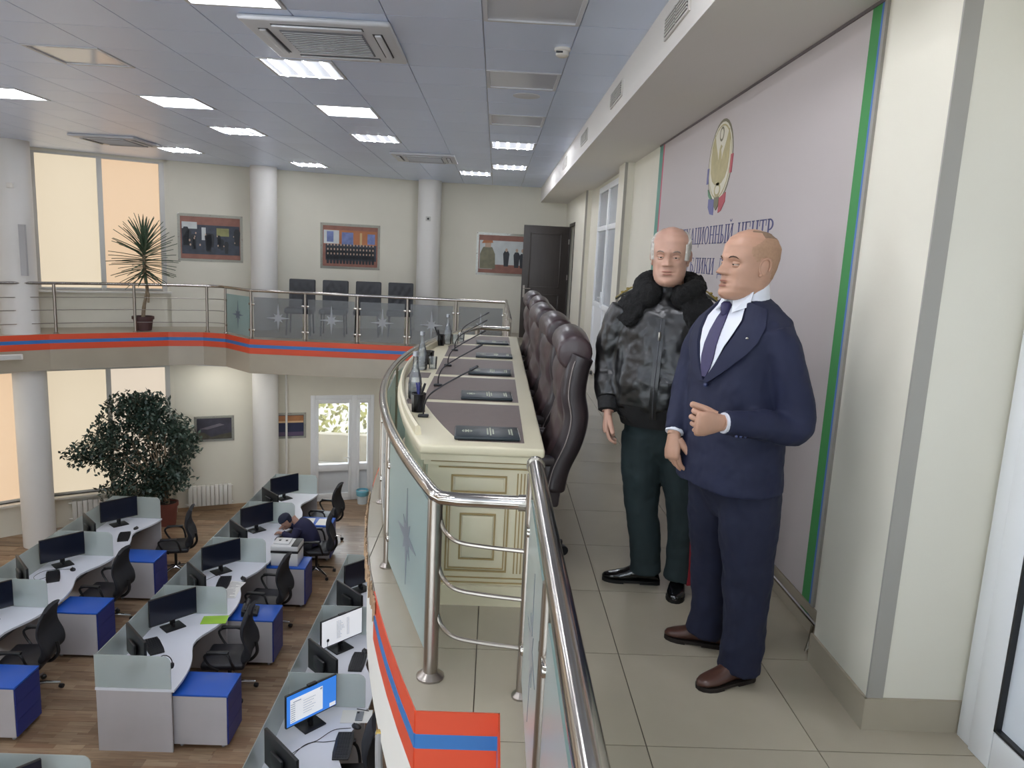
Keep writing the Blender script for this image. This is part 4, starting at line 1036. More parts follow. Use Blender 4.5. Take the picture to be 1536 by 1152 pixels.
# ficus in the lower hall
fc = thing('potted_ficus', 'bushy dark green ficus tree in a red-brown pot by the lower windows', 'plant', (-6.0, 13.62, ZL))
MB().lathe([(.0, 0), (.14, 0), (.175, .38), (.195, .38), (.195, .45), (.175, .45), (.17, .41), (0, .41)], n=20).build('pot', mat('red_brown_pot', '#6f3d33', .6, var=.1, scale=6), fc)
MB().lathe([(.0, .39), (.17, .39), (.16, .418), (0, .42)], n=16).build('soil', M_SOIL, fc)
rr = random.Random(21)
clumps = []
for i in range(74):
    z = rr.uniform(.55, 2.42); hw = .80*math.sin(math.pi*min(1, max(0, (z-.35)/2.35))**.9)+.06
    a = rr.uniform(0, 2*math.pi); r = hw*rr.uniform(.1, 1)**.7
    clumps.append(Vector((r*math.cos(a)-.32, r*math.sin(a)*.55, z)))
clumps += [Vector((-1.25, 0, 1.5)), Vector((-1.1, .05, 1.62)), Vector((-1.02, 0, 1.4)), Vector((.35, 0, 1.75)), Vector((.42, -.1, 1.55)), Vector((.3, 0, 1.95)), Vector((-.2, 0, 2.4)), Vector((-.15, 0, 2.25)), Vector((-.8, 0, 1.55)), Vector((-.85, -.1, 1.3))]
for c in clumps: c.y -= .62*max(0, -c.x-.1)+.02
for i in range(0, len(clumps), 3):
    c = clumps[i]; MB().tube(catmull([(rr.uniform(-.03, .03), rr.uniform(-.03, .03), .4), (c.x*.15-.02, c.y*.15, .6+.15*c.z), (c.x*.6, c.y*.6, .35+.7*c.z), c], 4), [.02]*4+[.013]*4+[.008]*4+[.004], 6).build('branch', M_TRUNK, fc)
s = MB()
for c in clumps:
    for k in range(96):
        d = Vector((rr.gauss(0, 1), rr.gauss(0, 1), rr.gauss(0, 1))).normalized()*.24*rr.random()**.45
        p = c+Vector((d.x*1.2, d.y, d.z)); a = Vector((rr.uniform(-1, 1), rr.uniform(-1, 1), rr.uniform(-1.2, .1))).normalized()*rr.uniform(.038, .062); q = a.cross(Vector((rr.uniform(-1,1), rr.uniform(-1,1), 1))).normalized()*.024
        s.poly([p-a, p-a*.1+q, p+a, p-a*.1-q])
tag(s.build('foliage', mat('ficus_leaves', '#34463c', .4, var=.35, scale=3), fc, smooth=0), kind='stuff')
# ================================================================ LOWER HALL: WORKSTATIONS
M_DTOP = mat('pale_grey_desktop', '#dcdfe8', .45, var=.02, scale=3)
M_DGREY = mat('grey_laminate', '#b4b1b4', .5, var=.03, scale=4)
M_PART = frosted('partition_glass', '#e0eae9', .6, .2)
M_BLUEL = mat('blue_laminate', '#1f55b4', .35, var=.04, scale=3)
M_BLUED = mat('blue_front', '#20307c', .4, var=.04, scale=3)
MOD = 1.6
def desk_top_poly(ln, d0=.8):
    n = 16; fr = []
    for i in range(n+1):
        u = i/n; b_ = math.exp(-((u-.6)/.2)**2); c = math.exp(-((u-.12)/.16)**2)
        fr.append((d0-.16*b_+.02*c, ln*u))
    return [(0, 0)] + fr + [(0, ln)]
def cross_panel(parent, y, x1=.78, z0=.725, z1=1.09):
    pts = [(.0, z0), (x1, z0), (x1, z1-.07)] + [(x1-.07+.07*math.cos(a), z1-.07+.07*math.sin(a)) for a in [R(k) for k in (20, 45, 70)]] + [(x1-.07, z1), (0, z1)]
    Mx = Matrix.Translation((0, y, 0)) @ Matrix.Rotation(R(90), 4, 'X')
    MB().prism(pts, -.005, .005, Mx).build('cross_partition', M_PART, parent, smooth=0)
def workstation(label, xb, y0, ln=MOD, near_cross=True, far_cross=False, group='workstation desks'):
    t = thing('workstation_desk', label, 'desk', (xb, y0, ZL), group=group)
    MB().prism(desk_top_poly(ln), .695, .722).build('desktop', M_DTOP, t, smooth=0)
    MB().box(.012, .02, .02, ln-.02, .725, 1.09).build('back_partition', M_PART, t, smooth=0)
    for y in (.0, ln-.026): MB().box(.01, .78, y, y+.025, 0, .694).build('side_panel', M_DGREY, t, smooth=0)
    MB().box(.08, .1, .026, ln-.026, .2, .694).build('modesty_panel', M_DGREY, t, smooth=0)
    s = MB(); s.tube([(.62, .05, .66), (.62, ln-.05, .66)], .02, 6); s.build('cable_tray', M_DARK, t)
    if near_cross: cross_panel(t, .012)
    if far_cross: cross_panel(t, ln-.012)
    return t
XB2, XB1, XB3 = -3.97, -6.2, -1.92
rows2 = [7.18, 8.82, 10.42, 12.02]
w2 = ['workstation desk with the green folder, nearest of the middle row', 'second workstation desk of the middle row, with loose papers', 'third workstation desk of the middle row, where a person leans', 'farthest workstation desk of the middle row, near the garden door']
for i, (y, l) in enumerate(zip(rows2, w2)): workstation(l, XB2, y, (rows2+[13.62])[i+1]-y-.002, True, i == 3)
rows1 = [7.2, 8.84, 10.45]
w1 = ['nearest workstation desk of the left row, cut by the picture edge', 'middle workstation desk of the left row below the lower column', 'farthest workstation desk of the left row beside the ficus']
for i, (y, l) in enumerate(zip(rows1, w1)): workstation(l, XB1, y, (rows1+[12.05])[i+1]-y-.002, True, i == 2)
workstation('workstation desk showing only its rear corner at bottom left', XB2, 4.06, MOD, True, True)
rows3 = [5.4, 6.97, 8.43]
w3 = ['workstation desk with the blue screen beside the balcony front', 'workstation desk with the white screen beside the balcony front', 'workstation desk mostly hidden behind the balcony front']
for i, (y, l) in enumerate(zip(rows3, w3)): workstation(l, XB3, y, (rows3+[10.0])[i+1]-y-.002, True, i == 2)
DZ_ = ZL+.722

# ---- monitors
M_SCR = mat('dark_screen', '#1d2230', .18); M_BEZ = mat('monitor_black', '#17181c', .35)
def monitor(screen=None):
    t = thing('monitor', '', 'monitor')      # faces -y
    MB().box(-.285, .285, -.012, .018, .1, .44).build('housing', M_BEZ, t, bevel=.006)
    if screen is None: MB().box(-.277, .277, -.0135, -.012, .115, .432).build('screen', M_SCR, t, smooth=0)
    else: screen(t)
    s = MB(); s.box(-.03, .03, .015, .04, .04, .3); s.build('neck', M_BEZ, t, bevel=.006)
    s = MB(); s.box(-.1, .1, .03, .06, .2, .34); s.build('rear_bulge', M_BEZ, t, bevel=.012)
    MB().box(-.12, .12, -.08, .12, 0, .014).build('foot', M_BEZ, t, bevel=.005)
    MB().box(-.01, .01, -.02, .04, .012, .06).build('stem', M_BEZ, t, smooth=0)
    return t
mA = R(47)        # screen faces the seat, turned towards the near end
mB = R(180-47)
spots = []
def mon_pair(xb, y0, y1, la, lb):
    if la: spots.append(((xb+.27, y1-.36, DZ_), mA, la, 'workstation monitors'))
    if lb: spots.append(((xb+.27, y0+.36, DZ_), mB, lb, 'workstation monitors'))
e2 = rows2+[13.62]; e1 = rows1+[12.05]
nm2 = ['nearest', 'second', 'third', 'farthest']
for i in range(4): mon_pair(XB2, e2[i], e2[i+1], 'black monitor facing us on the %s desk of the middle row' % nm2[i], 'black monitor seen from behind on the %s desk of the middle row' % nm2[i])
nm1 = ['nearest', 'middle', 'farthest']
for i in range(3): mon_pair(XB1, e1[i], e1[i+1], 'black monitor facing us on the %s desk of the left row' % nm1[i], 'black monitor seen from behind on the %s desk of the left row' % nm1[i])
mon_pair(XB2, 4.06, 5.66, 'black monitor top showing at the bottom left corner', None)
mon_pair(XB3, 5.42, 6.97, None, 'black monitor seen from behind at the bottom beside the blue screen')
mon_pair(XB3, 6.97, 8.43, None, 'black monitor seen from behind between the blue and white screens')
mon_pair(XB3, 8.43, 10.0, 'black monitor facing us half hidden by the balcony front', 'black monitor seen from behind half hidden by the balcony front')
copies(monitor(), spots)
M_SBLUE = mat('screen_blue', '#2a6fd0', .3, emit=.55, ecol='#3f86e0'); M_SWHITE = mat('screen_white', '#d8dade', .3, emit=.5, ecol='#e6e8ee'); M_SGREY = mat('screen_grey_text', '#9aa0ac', .4, emit=.25, ecol='#a0a6b2'); M_SDK = mat('screen_dark_text', '#5f6470', .4)
def scr_blue(t):
    o = MB().box(-.277, .277, -.0135, -.012, .115, .432).build('screen', M_SBLUE, t, smooth=0)
    MB().box(-.24, .12, -.0142, -.013, .14, .385).build('window_area', M_SWHITE, o, smooth=0)
    s = MB()
    for k in range(9): s.box(-.235, -.185, -.0148, -.014, .15+k*.022, .158+k*.022)
    for k in range(6): s.box(-.1, .0+.02*(k % 3), -.0148, -.014, .19+k*.026, .195+k*.026)
    s.box(-.21, -.12, -.0148, -.014, .345, .356); s.box(.09, .115, -.0148, -.014, .355, .375); s.build('text_lines', M_SGREY, o, smooth=0)
    MB().box(.2, .27, -.0142, -.013, .12, .16).build('window_area', M_SWHITE, o, smooth=0)
    MB().box(-.05, .05, -.03, .01, .44, .465).build('webcam', M_BEZ, t, bevel=.004)
def scr_white(t):
    o = MB().box(-.277, .277, -.0135, -.012, .115, .432).build('screen', M_SWHITE, t, smooth=0)
    s = MB(); rr = random.Random(4)
    for k in range(13): s.box(-.08, -.08+rr.uniform(.05, .12), -.0142, -.013, .17+k*.017, .175+k*.017); s.box(.06, .1, -.0142, -.013, .17+k*.017, .175+k*.017)
    s.build('text_lines', M_SGREY, o, smooth=0)
    MB().box(-.05, .05, -.03, .01, .44, .455).build('webcam', M_BEZ, t, bevel=.004)
    s = MB(); s.ell((-.2, -.02, .19), (.018, .008, .02)); s.tube([(-.2, -.02, .19), (-.21, -.02, .1)], .003, 6); s.build('headset_mic', M_BLACK, t)
copies(monitor(scr_blue), [((XB3+.31, 6.66, DZ_), mA, 'monitor with a bright blue desktop screen at bottom centre', 'lit monitors')])
copies(monitor(scr_white), [((XB3+.31, 8.1, DZ_), mA, 'monitor with a white document screen behind the blue one', 'lit monitors')])

# ---- pedestals
def pedestal():
    t = thing('drawer_pedestal', '', 'pedestal')     # near-left-bottom corner at the origin
    MB().box(0, .56, 0, .43, .05, .61).build('carcass', M_DGREY, t, smooth=0)
    MB().box(-.004, .575, -.004, .434, .61, .632).build('top', M_BLUEL, t, bevel=.003)
    for z0, z1 in ((.06, .24), (.244, .424), (.428, .605)): MB().box(.56, .576, .006, .424, z0, z1).build('drawer_front', M_BLUED, t, smooth=0)
    for x in (.06, .5):
        for y in (.06, .37): MB().lathe([(0, 0), (.02, 0), (.02, .03), (.012, .05), (0, .05)], (x, y, 0), 10).build('caster', mat('caster_grey', '#8d8d90', .5), t)
    return t
pd = [(-3.205, 7.25, 'blue-topped pedestal nearest the camera in the middle row'), (-3.205, 8.88, 'blue-topped pedestal under the black desk phone'), (-3.205, 10.48, 'blue-topped pedestal carrying the white printer'), (-3.205, 12.2, 'blue-topped pedestal with white papers near the garden door'),
      (-5.43, 7.27, 'blue-topped pedestal at the left picture edge'), (-5.43, 8.92, 'middle blue-topped pedestal of the left row'), (-5.43, 10.52, 'farthest blue-topped pedestal of the left row')]
copies(pedestal(), [((x, y, ZL), 0, l, 'pedestals beside the desks') for x, y, l in pd])

# ---- office chairs
M_MESHB = mat('black_mesh_fabric', '#191b22', .75, var=.1, scale=40, bump=.2, bscale=200); M_CHROME = mat('chrome', '#c9c9cb', .12, 1.0); M_SEATB = mat('black_seat_leather', '#1c1c22', .42, var=.1, scale=10)
def office_chair():
    t = thing('office_chair', '', 'chair')     # sitter faces -x
    MB().cbox((-.02, 0, .46), (.5, .5, .085)).build('seat', M_SEATB, t, bevel=.035, segs=3)
    cl = catmull([(.21, 0, .48), (.275, 0, .56), (.27, 0, .68), (.22, 0, .82), (.235, 0, .95), (.3, 0, 1.08)], 5); rings = []
    for i, p in enumerate(cl):
        f = i/(len(cl)-1); hw = .2+.05*math.sin(math.pi*min(1, f*1.1)); th = .022+.03*math.exp(-((f-.22)/.18)**2)
        if f > .9: hw *= .9
        d = (cl[min(i+1, len(cl)-1)]-cl[max(i-1, 0)]).normalized(); nr = Vector((d.z, 0, -d.x)); ring = []
        for j in range(20):
            a = 2*math.pi*j/20; ca, sa = math.cos(a), math.sin(a)
            yy = hw*(abs(ca)**.5)*(1 if ca > 0 else -1); xx = th*(abs(sa)**.7)*(1 if sa > 0 else -1)
            ring.append(p+nr*(xx-.05*(1-(yy/.25)**2))+Vector((0, yy, 0)))
        rings.append(ring)
    MB().loft(rings).build('backrest', M_MESHB, t, smooth=60)
    MB().tube(catmull([(.12, 0, .41), (.24, 0, .42), (.32, 0, .52), (.31, 0, .66)], 5), .02, 8).build('back_bracket', M_BLACK, t)
    for sg in (-1, 1):
        MB().tube(catmull([(.12, sg*.25, .44), (.1, sg*.3, .56), (.05, sg*.3, .66), (-.1, sg*.3, .675), (-.2, sg*.29, .63), (-.14, sg*.28, .5), (-.06, sg*.25, .43)], 5), .015, 8).build('arm_loop', M_BLACK, t)
        MB().cbox((-.05, sg*.3, .682), (.25, .055, .03)).build('armrest', M_BLACK, t, bevel=.012)
    MB().lathe([(.045, .1), (.03, .13), (.022, .14), (.022, .42)], n=14).build('gas_column', M_BLACK, t)
    for k in range(5):
        a = 2*math.pi*k/5+.35; c, s_ = math.cos(a), math.sin(a)
        MB().tube([(0, 0, .12), (.15*c, .15*s_, .11), (.29*c, .29*s_, .075)], [.026, .02, .015], 8).build('base_arm', M_CHROME, t)
        MB().lathe([(0, -.022), (.025, -.022), (.029, 0), (.025, .022), (0, .022)], (.3*c, .3*s_, .029), 12, Matrix.Rotation(a+1, 4, 'Z') @ Matrix.Rotation(R(90), 4, 'X')).build('caster', M_BLACK, t)
    return t
oc = [(-2.98, 8.3, 4, 'black office chair nearest in the middle row, beside the green folder'), (-2.98, 9.82, -4, 'second black office chair of the middle row'), (-2.74, 11.66, 8, 'black office chair in front of the leaning person'), (-2.92, 13.1, -6, 'farthest black office chair, near the garden door'),
      (-5.24, 8.15, 5, 'black office chair nearest in the left row'), (-5.22, 9.85, 0, 'middle black office chair of the left row'), (-4.98, 11.55, 14, 'black office chair pulled out at the far end of the left row'), (-1.19, 6.2, 5, 'black office chair cut by the balcony front at the bottom')]
copies(office_chair(), [((x, y, ZL), R(a), l, 'black office chairs') for x, y, a, l in oc])

# ---- keyboards, mice, phones, papers
M_KEY = mat('key_black', '#202126', .5)
def keyboard():
    t = thing('keyboard', '', 'keyboard')    # long side along y
    MB().prism([(-.075, -.2), (.075, -.2), (.085, -.1), (.085, .1), (.075, .2), (-.075, .2), (-.085, .1), (-.085, -.1)], 0, .014).build('body', M_BEZ, t, bevel=.004)
    s = MB()
    for i in range(5):
        for j in range(16): s.box(-.058+i*.024, -.038+i*.024, -.185+j*.0232, -.166+j*.0232, .013, .018)
    tag(s.build('keys', M_KEY, t, smooth=0), kind='stuff')
    return t
kb = [(-3.74, 8.02, 35, 'black keyboard on the nearest desk of the middle row'), (-3.55, 9.72, 10, 'black keyboard beside papers on the second middle-row desk'), (-5.86, 9.72, 30, 'black keyboard on the middle desk of the left row'), (-5.62, 11.2, 20, 'black keyboard on the far desk of the left row'), (-1.24, 6.37, 3, 'black curved keyboard below the blue screen'), (-1.37, 7.83, 0, 'black keyboard below the white screen')]
copies(keyboard(), [((x, y, DZ_), R(a), l, 'keyboards') for x, y, a, l in kb])
def mouse():
    t = thing('computer_mouse', '', 'mouse'); s = MB(); s.ell((0, 0, .008), (.035, .055, .026), 16, 10); s.v = [(x, y, max(0, z)) for x, y, z in s.v]; s.build('body', M_BEZ, t)
    MB().box(-.004, .004, .015, .035, .03, .036).build('wheel', M_DARK, t, smooth=0); return t
ms = [(-1.17, 6.66, 60, 'black mouse right of the blue screen'), (-1.33, 8.05, 20, 'black mouse below the white screen'), (-3.33, 9.86, 40, 'black mouse beside the papers on the middle row'), (-5.72, 9.95, 40, 'black mouse on the middle desk of the left row'), (-5.6, 11.55, 0, 'small black mouse on the far desk of the left row')]
copies(mouse(), [((x, y, DZ_), R(a), l, 'computer mice') for x, y, a, l in ms])
def cord(name, label, pts, m=M_DARK, r=.003): return tag(MB().tube(catmull(pts, 6), r, 6).build(name, m), label, 'cable')
z_ = DZ_+.004
cord('keyboard_cable', 'thin dark cable looping across the desk below the blue screen', [(-1.3, 6.45, z_), (-1.42, 6.42, z_), (-1.55, 6.4, z_), (-1.68, 6.25, z_), (-1.75, 6.1, z_)])
cord('mouse_cable', 'dark mouse cable curving below the blue screen', [(-1.22, 6.64, z_), (-1.38, 6.6, z_), (-1.5, 6.44, z_), (-1.62, 6.34, z_), (-1.72, 6.05, z_)])
cord('keyboard_cable', 'looped dark cable behind the keyboard on the second middle-row desk', [(-3.6, 9.8, z_), (-3.7, 9.95, z_), (-3.8, 9.8, z_), (-3.86, 9.6, z_), (-3.75, 9.55, z_)])
cord('keyboard_cable', 'looped dark cable beside the keyboard of the left row', [(-5.9, 9.75, z_), (-6.0, 9.6, z_), (-6.1, 9.7, z_), (-6.05, 9.9, z_), (-5.76, 9.97, z_)])
def sheet(label, x, y, w_, h_, a, m=M_PAGE, z=0.0, name='paper_sheet', cat='paper', zb=None):
    o = MB().box(-w_/2, w_/2, -h_/2, h_/2, 0, .002).build(name, m, None, smooth=0); o.location = (x, y, (zb if zb is not None else DZ_)+z); o.rotation_euler.z = R(a); return tag(o, label, cat)
sheet('white paper sheet right of the blue screen', -1.2, 6.83, .3, .21, 3)
for i, (x, y, a) in enumerate(((-3.42, 9.5, 20), (-3.38, 9.62, -8), (-3.36, 9.42, 5))):
    o = sheet(['printed sheet lowest in the paper pile on the middle row', 'printed sheet turned askew in the paper pile', 'printed sheet on top of the paper pile'][i], x, y, .21, .3, a, z=.0022*i)
    s = MB(); rr = random.Random(i)
    for k in range(14): s.box(-.09, -.09+rr.uniform(.1, .18), -.13+k*.019, -.124+k*.019, .002, .0024)
    s.build('print_lines', mat('print_grey', '#8b8d90', .7), o, smooth=0)
sheet('white papers on the pedestal near the garden door, left sheet', -3.06, 12.42, .2, .3, 4, zb=ZL+.632)
sheet('white papers on the pedestal near the garden door, right sheet', -2.8, 12.4, .2, .3, -2, zb=ZL+.632)
t = thing('green_folder', 'bright green paper folder on the nearest middle-row desk', 'folder', (-3.29, 8.68, DZ_), R(8))
MB().box(-.15, .15, -.1, .1, 0, .008).build('cover', mat('lime_green', '#9cc83e', .5), t, bevel=.003); MB().box(-.145, .152, -.095, .095, .002, .006).build('pages', M_PAGE, t, smooth=0)
def smartphone(label, x, y, a, m):
    t = thing('smartphone', label, 'phone', (x, y, DZ_+.002), R(a)); MB().box(-.037, .037, -.075, .075, 0, .009).build('body', m, t, bevel=.004); MB().box(-.03, -.008, .04, .066, .009, .0105).build('camera_bump', M_BEZ, t, smooth=0)
smartphone('grey smartphone lying on the white paper sheet', -1.17, 6.83, 2, mat('phone_grey', '#7b7f86', .35))
smartphone('black smartphone right of the curved keyboard', -1.02, 6.38, 2, M_BEZ)
t = thing('pen', 'grey pen across the top of the white paper sheet', 'pen', (-1.16, 6.935, DZ_+.006), R(-12)); MB().tube([(-.06, 0, 0), (.04, 0, 0)], .004, 8).build('barrel', M_DARK, t); MB().tube([(.04, 0, 0), (.07, 0, 0)], .0045, 8).build('pen_cap', M_DARK, t)
# desk telephone on the second pedestal
t = thing('desk_telephone', 'black desk telephone on the blue pedestal', 'telephone', (-2.98, 9.08, ZL+.632), R(10))
s = MB(); s.prism([(-.1, 0), (.1, 0), (.1, .03), (-.1, .085)], -.12, .12, Matrix.Rotation(R(90), 4, 'X')); s.build('body', M_BLACK, t, bevel=.006)
MB().tube(catmull([(-.04, -.13, .1), (-.04, -.1, .125), (-.03, 0, .13), (-.04, .1, .125), (-.04, .13, .1)], 4), .022, 10).build('handset', M_DARK, t)
s = MB()
for i in range(3):
    for j in range(4): s.cbox((.025+i*.022, -.02+j*.025, .062-i*.0062), (.014, .015, .012))
s.build('buttons', M_KEY, t, smooth=0)
# headset on a stand behind the near glass
t = thing('headset', 'thin black headset standing behind the nearest glass partition', 'headset', (-3.32, 7.36, DZ_))
MB().tube([(.075*math.cos(a), 0, .2+.085*math.sin(a)) for a in [R(k) for k in range(-20, 201, 20)]], .005, 6).build('headband', M_BLACK, t)
for sg in (-1, 1): MB().lathe([(0, -.012), (.03, -.012), (.032, .0), (.03, .012), (0, .012)], (sg*.07, 0, .17), 12, Matrix.Rotation(R(90), 4, 'Y')).build('ear_cup', M_DARK, t)
MB().tube(catmull([(.07, 0, .16), (.05, -.03, .1), (0, -.05, .09)], 5), .003, 6).build('mic_boom', M_BLACK, t)
s = MB(); s.lathe([(0, 0), (.05, 0), (.05, .008), (.008, .012), (.007, .28), (0, .281)], n=14); s.build('stand', mat('stand_white', '#c8c8ca', .4), t)
# printer
pr = thing('printer', 'white multifunction printer on the blue pedestal', 'printer', (-2.95, 10.7, ZL+.632))
M_PRW = mat('printer_white', '#d4d5d6', .4)
MB().box(-.2, .2, -.17, .17, 0, .2).build('body', M_PRW, pr, bevel=.012)
MB().box(-.202, .202, -.172, .172, .2, .235).build('scanner_gap', M_BLACK, pr, bevel=.004)
MB().box(-.205, .205, -.175, .175, .235, .31).build('lid', M_PRW, pr, bevel=.015)
MB().box(-.18, .05, -.1, .12, .31, .335).build('paper_feeder', M_PRW, pr, bevel=.01)
MB().box(.1, .2, -.17, .15, .312, .32).build('control_panel', M_DARK, pr, bevel=.003)
for x in (-.12, -.02): MB().box(x, x+.03, -.02, .02, .335, .342).build('latch', M_DARK, pr, bevel=.002)
# bin, radiators, emergency lamp, floor strip
t = thing('waste_bin', 'pale blue waste bin standing by the garden door', 'bin', (-2.62, 15.25, ZL))
MB().lathe([(0, 0), (.1, 0), (.125, .28), (.12, .28), (.095, .01), (0, .01)], n=18).build('bucket', mat('pale_bin', '#c9d2d6', .5), t)
MB().lathe([(.123, .18), (.129, .19), (.136, .285), (.12, .3), (.115, .2)], n=18).build('bin_liner', mat('blue_liner', '#6fb0c4', .35, bump=.4, bscale=40), t)
M_RAD = mat('radiator_white', '#d2d0c9', .4)
def radiator(label, M, s0, s1, z0, z1):
    t = thing('radiator', label, 'radiator'); t.matrix_world = M @ Matrix.Translation((s0, 0, z0))
    n = 10; p = (s1-s0)/n
    for k in range(n):
        s = MB(); s.box(k*p+.004, (k+1)*p-.004, .05, .13, 0, z1-z0); o = s.build('fin', M_RAD, t, bevel=.008)
    s = MB(); s.tube([(-.02, .08, z1-z0-.04), (s1-s0+.05, .08, z1-z0-.04)], .018, 8); s.tube([(-.02, .08, .04), (s1-s0+.05, .08, .04)], .018, 8); s.build('manifold', M_RAD, t)
    for x in (.1, s1-s0-.1): MB().box(x-.01, x+.01, .0, .06, (z1-z0)*.7, (z1-z0)*.8).build('bracket', M_RAD, t, smooth=0)
radiator('white radiator on the lower back wall beside the ficus', M2, .72, 1.53, -3.58, -3.16)
radiator('white radiator below the lower windows behind the left desks', seg(WP[3], WP[4])[0], .95, 1.8, -3.58, -3.2)
t = thing('emergency_lamp', 'white emergency lamp bar on the fascia at the left edge', 'lamp', (-7.75, 11.84, -.33), math.atan2(.72, 1.0))
MB().box(-.3, .3, -.05, .0, -.045, .045).build('housing', M_WHITE, t, bevel=.012); MB().box(-.27, .27, -.058, -.05, -.03, .03).build('cover', mat('lamp_cover', '#c3c3c0', .3), t, smooth=0)
t = thing('bow_wall_lamp', 'slim grey metal lamp below the bow fascia at the bottom', 'lamp', (-.43, 3.16, -.62))
MB().tube([(-.02, 0, .06), (-.02, .0, -.05), (-.02, .1, -.6)], .018, 10).build('tube', mat('lamp_grey', '#9a9a9c', .35), t); MB().box(-.035, .02, -.015, .015, .05, .065).build('bracket', mat('brass', '#a98f4d', .35, .8), t, bevel=.004)
sk = thing('baseboard_lower', None, None, kind='structure')
for Mx, Lx, segs_ in ((M0, L0, [(0, L0)]), (M1, L1, [(0, DS0), (DS1, L1)]), (M2, L2, [(0, L2)])):
    for a, b_ in segs_: MB().box(a, b_, 0, .015, ZL, ZL+.08, Mx).build('skirting', mat('skirting_brown', '#a58a6c', .5), sk, smooth=0)
t = thing('door_stop', 'tiny dark door stop on the corridor floor beyond the chairs', 'door stop', (1.43, 10.6, 0)); MB().lathe([(0, 0), (.025, 0), (.02, .04), (.012, .06), (0, .06)], n=10).build('stub', M_BLACK, t); MB().lathe([(.026, 0), (.03, .004), (.026, .01)], n=10).build('ring', M_STEELD, t)
# ================================================================ PEOPLE
M_SKIN1 = mat('skin_tan', '#b28a74', .5, var=.06, scale=22, sss=.05)
M_SKIN2 = mat('skin_pink', '#b58e7c', .5, var=.07, scale=22, sss=.05)
M_LIP = mat('lip', '#9e6b5e', .5); M_EYEW = mat('eye_white', '#9a9188', .3); M_IRIS = mat('iris_dark', '#231a15', .2); M_BROW1 = mat('brow_dark', '#4a3a30', .8); M_BROW2 = mat('brow_grey', '#7d7068', .8)
def lerp_table(T, t):
    for a, b_ in zip(T[:-1], T[1:]):
        if t <= b_[0]:
            u = (t-a[0])/(b_[0]-a[0]); u = u*u*(3-2*u)*.5+u*.5
            return [a[k]+(b_[k]-a[k])*u for k in range(1, len(a))]
    return list(T[-1][1:])
HT = [(0, .024, .078, -.035), (.02, .037, .09, -.012), (.06, .048, .0965, .012), (.11, .0565, .0985, .034), (.2, .0645, .0965, .06), (.34, .0705, .092, .08), (.5, .0755, .089, .093), (.62, .0775, .0945, .099), (.75, .0765, .0905, .1), (.86, .066, .075, .086), (.94, .046, .051, .06), (.985, .023, .026, .03), (1, .004, .004, .005)]
HH = .25
class Head:
    """head surface in its own frame: x forward, y to the person's left, z up from the chin"""
    def __init__(s, o, fw, tilt=0.0, k=1.0, jaw=1.0, open_mouth=0.0, nose=1.0, dx=1.0):
        s.dx = dx
        s.k, s.jaw, s.om, s.ns = k, jaw, open_mouth, nose
        f = Vector((fw[0], fw[1], 0)).normalized(); l = Vector((-f.y, f.x, 0)); u = Vector((0, 0, 1))
        s.M = Matrix.Translation(o) @ Matrix(((f.x, l.x, 0, 0), (f.y, l.y, 0, 0), (0, 0, 1, 0), (0, 0, 0, 1))) @ Matrix.Rotation(tilt, 4, 'Y') @ Matrix.Diagonal((k*s.dx, k, k, 1))
    def loc(s, t, ph, off=0.0):
        w_, df, db = lerp_table(HT, t); z = t*HH
        if t < .35: w_ *= 1+(s.jaw-1)*(1-t/.35)
        c, sn = math.cos(ph), math.sin(ph)
        x = (df if c > 0 else db)*(abs(c)**(.92 if c > 0 else 1))*(1 if c > 0 else -1); y = w_*(abs(sn)**.88)*(1 if sn > 0 else -1)
        g = lambda v, m, sd: math.exp(-((v-m)/sd)**2)
        if c > 0:
            fr = c**.5
            if .084 < z < .155:      # nose
                q = (z-.084)/.071; amp = (.027*(1-q)**1.15+.0035)*s.ns*min(1, (z-.084)/.006)
                x += amp*g(y, 0, .0085+.008*(1-q)**2)
            x += .005*g(z, .092, .006)*(g(y, .0135, .006)+g(y, -.0135, .006))
            for sg in (-1, 1):
                x -= .0125*g(y, sg*.031, .017)*g(z, .1235, .0105)
                x += .0055*g(y, sg*.03, .024)*g(z, .1445, .008)
                x += .005*g(y, sg*.05, .016)*g(z, .1, .018)
                x -= .004*g(y, sg*.034, .01)*g(z, .07, .02)
            lz = .0595
            x += .0065*g(y, 0, .021)*(g(z, lz+.0065, .005)+g(z, lz-.0075-s.om, .0055))
            x -= (.0035+.9*s.om)*g(y, 0, .021)*g(z, lz-s.om/2, .0025+s.om*.5)
            x += .008*g(y, 0, .02)*g(z, .022, .014) - .004*g(y, 0, .025)*g(z, .041, .007)
        n = Vector((x, y, (z-.14)*.8)).normalized()
        return Vector((x, y, z)) + n*off
    def pt(s, t, ph, off=0.0): return s.M @ s.loc(t, ph, off)
    def grid(s, b, mask=None, off=0.0, nr=84, nc=88):
        ts = [i/nr for i in range(nr+1)]; phs = [2*math.pi*(j+.5)/nc for j in range(nc)]
        # denser columns at the face
        phs = [p - .42*math.sin(p)for p in phs]
        idx = {}; vs = []; fs = []
        def vid(i, j):
            j %= nc
            if (i, j) not in idx:
                idx[(i, j)] = len(vs); o = off
                if mask and not all(mask(ts[min(nr, max(0, i+a))], phs[(j+c) % nc]) for a in (-1, 1) for c in (-1, 1)): o = -.002
                vs.append(s.pt(ts[i], phs[j], o))
            return idx[(i, j)]
        for i in range(nr):
            for j in range(nc):
                if mask and not mask(.5*(ts[i]+ts[i+1]), phs[j]): continue
                fs.append((vid(i, j), vid(i, j+1), vid(i+1, j+1), vid(i+1, j)))
        if not mask: fs.append(tuple(vid(0, j) for j in range(nc))); fs.append(tuple(vid(nr, j) for j in range(nc)))
        b.add(vs, fs)
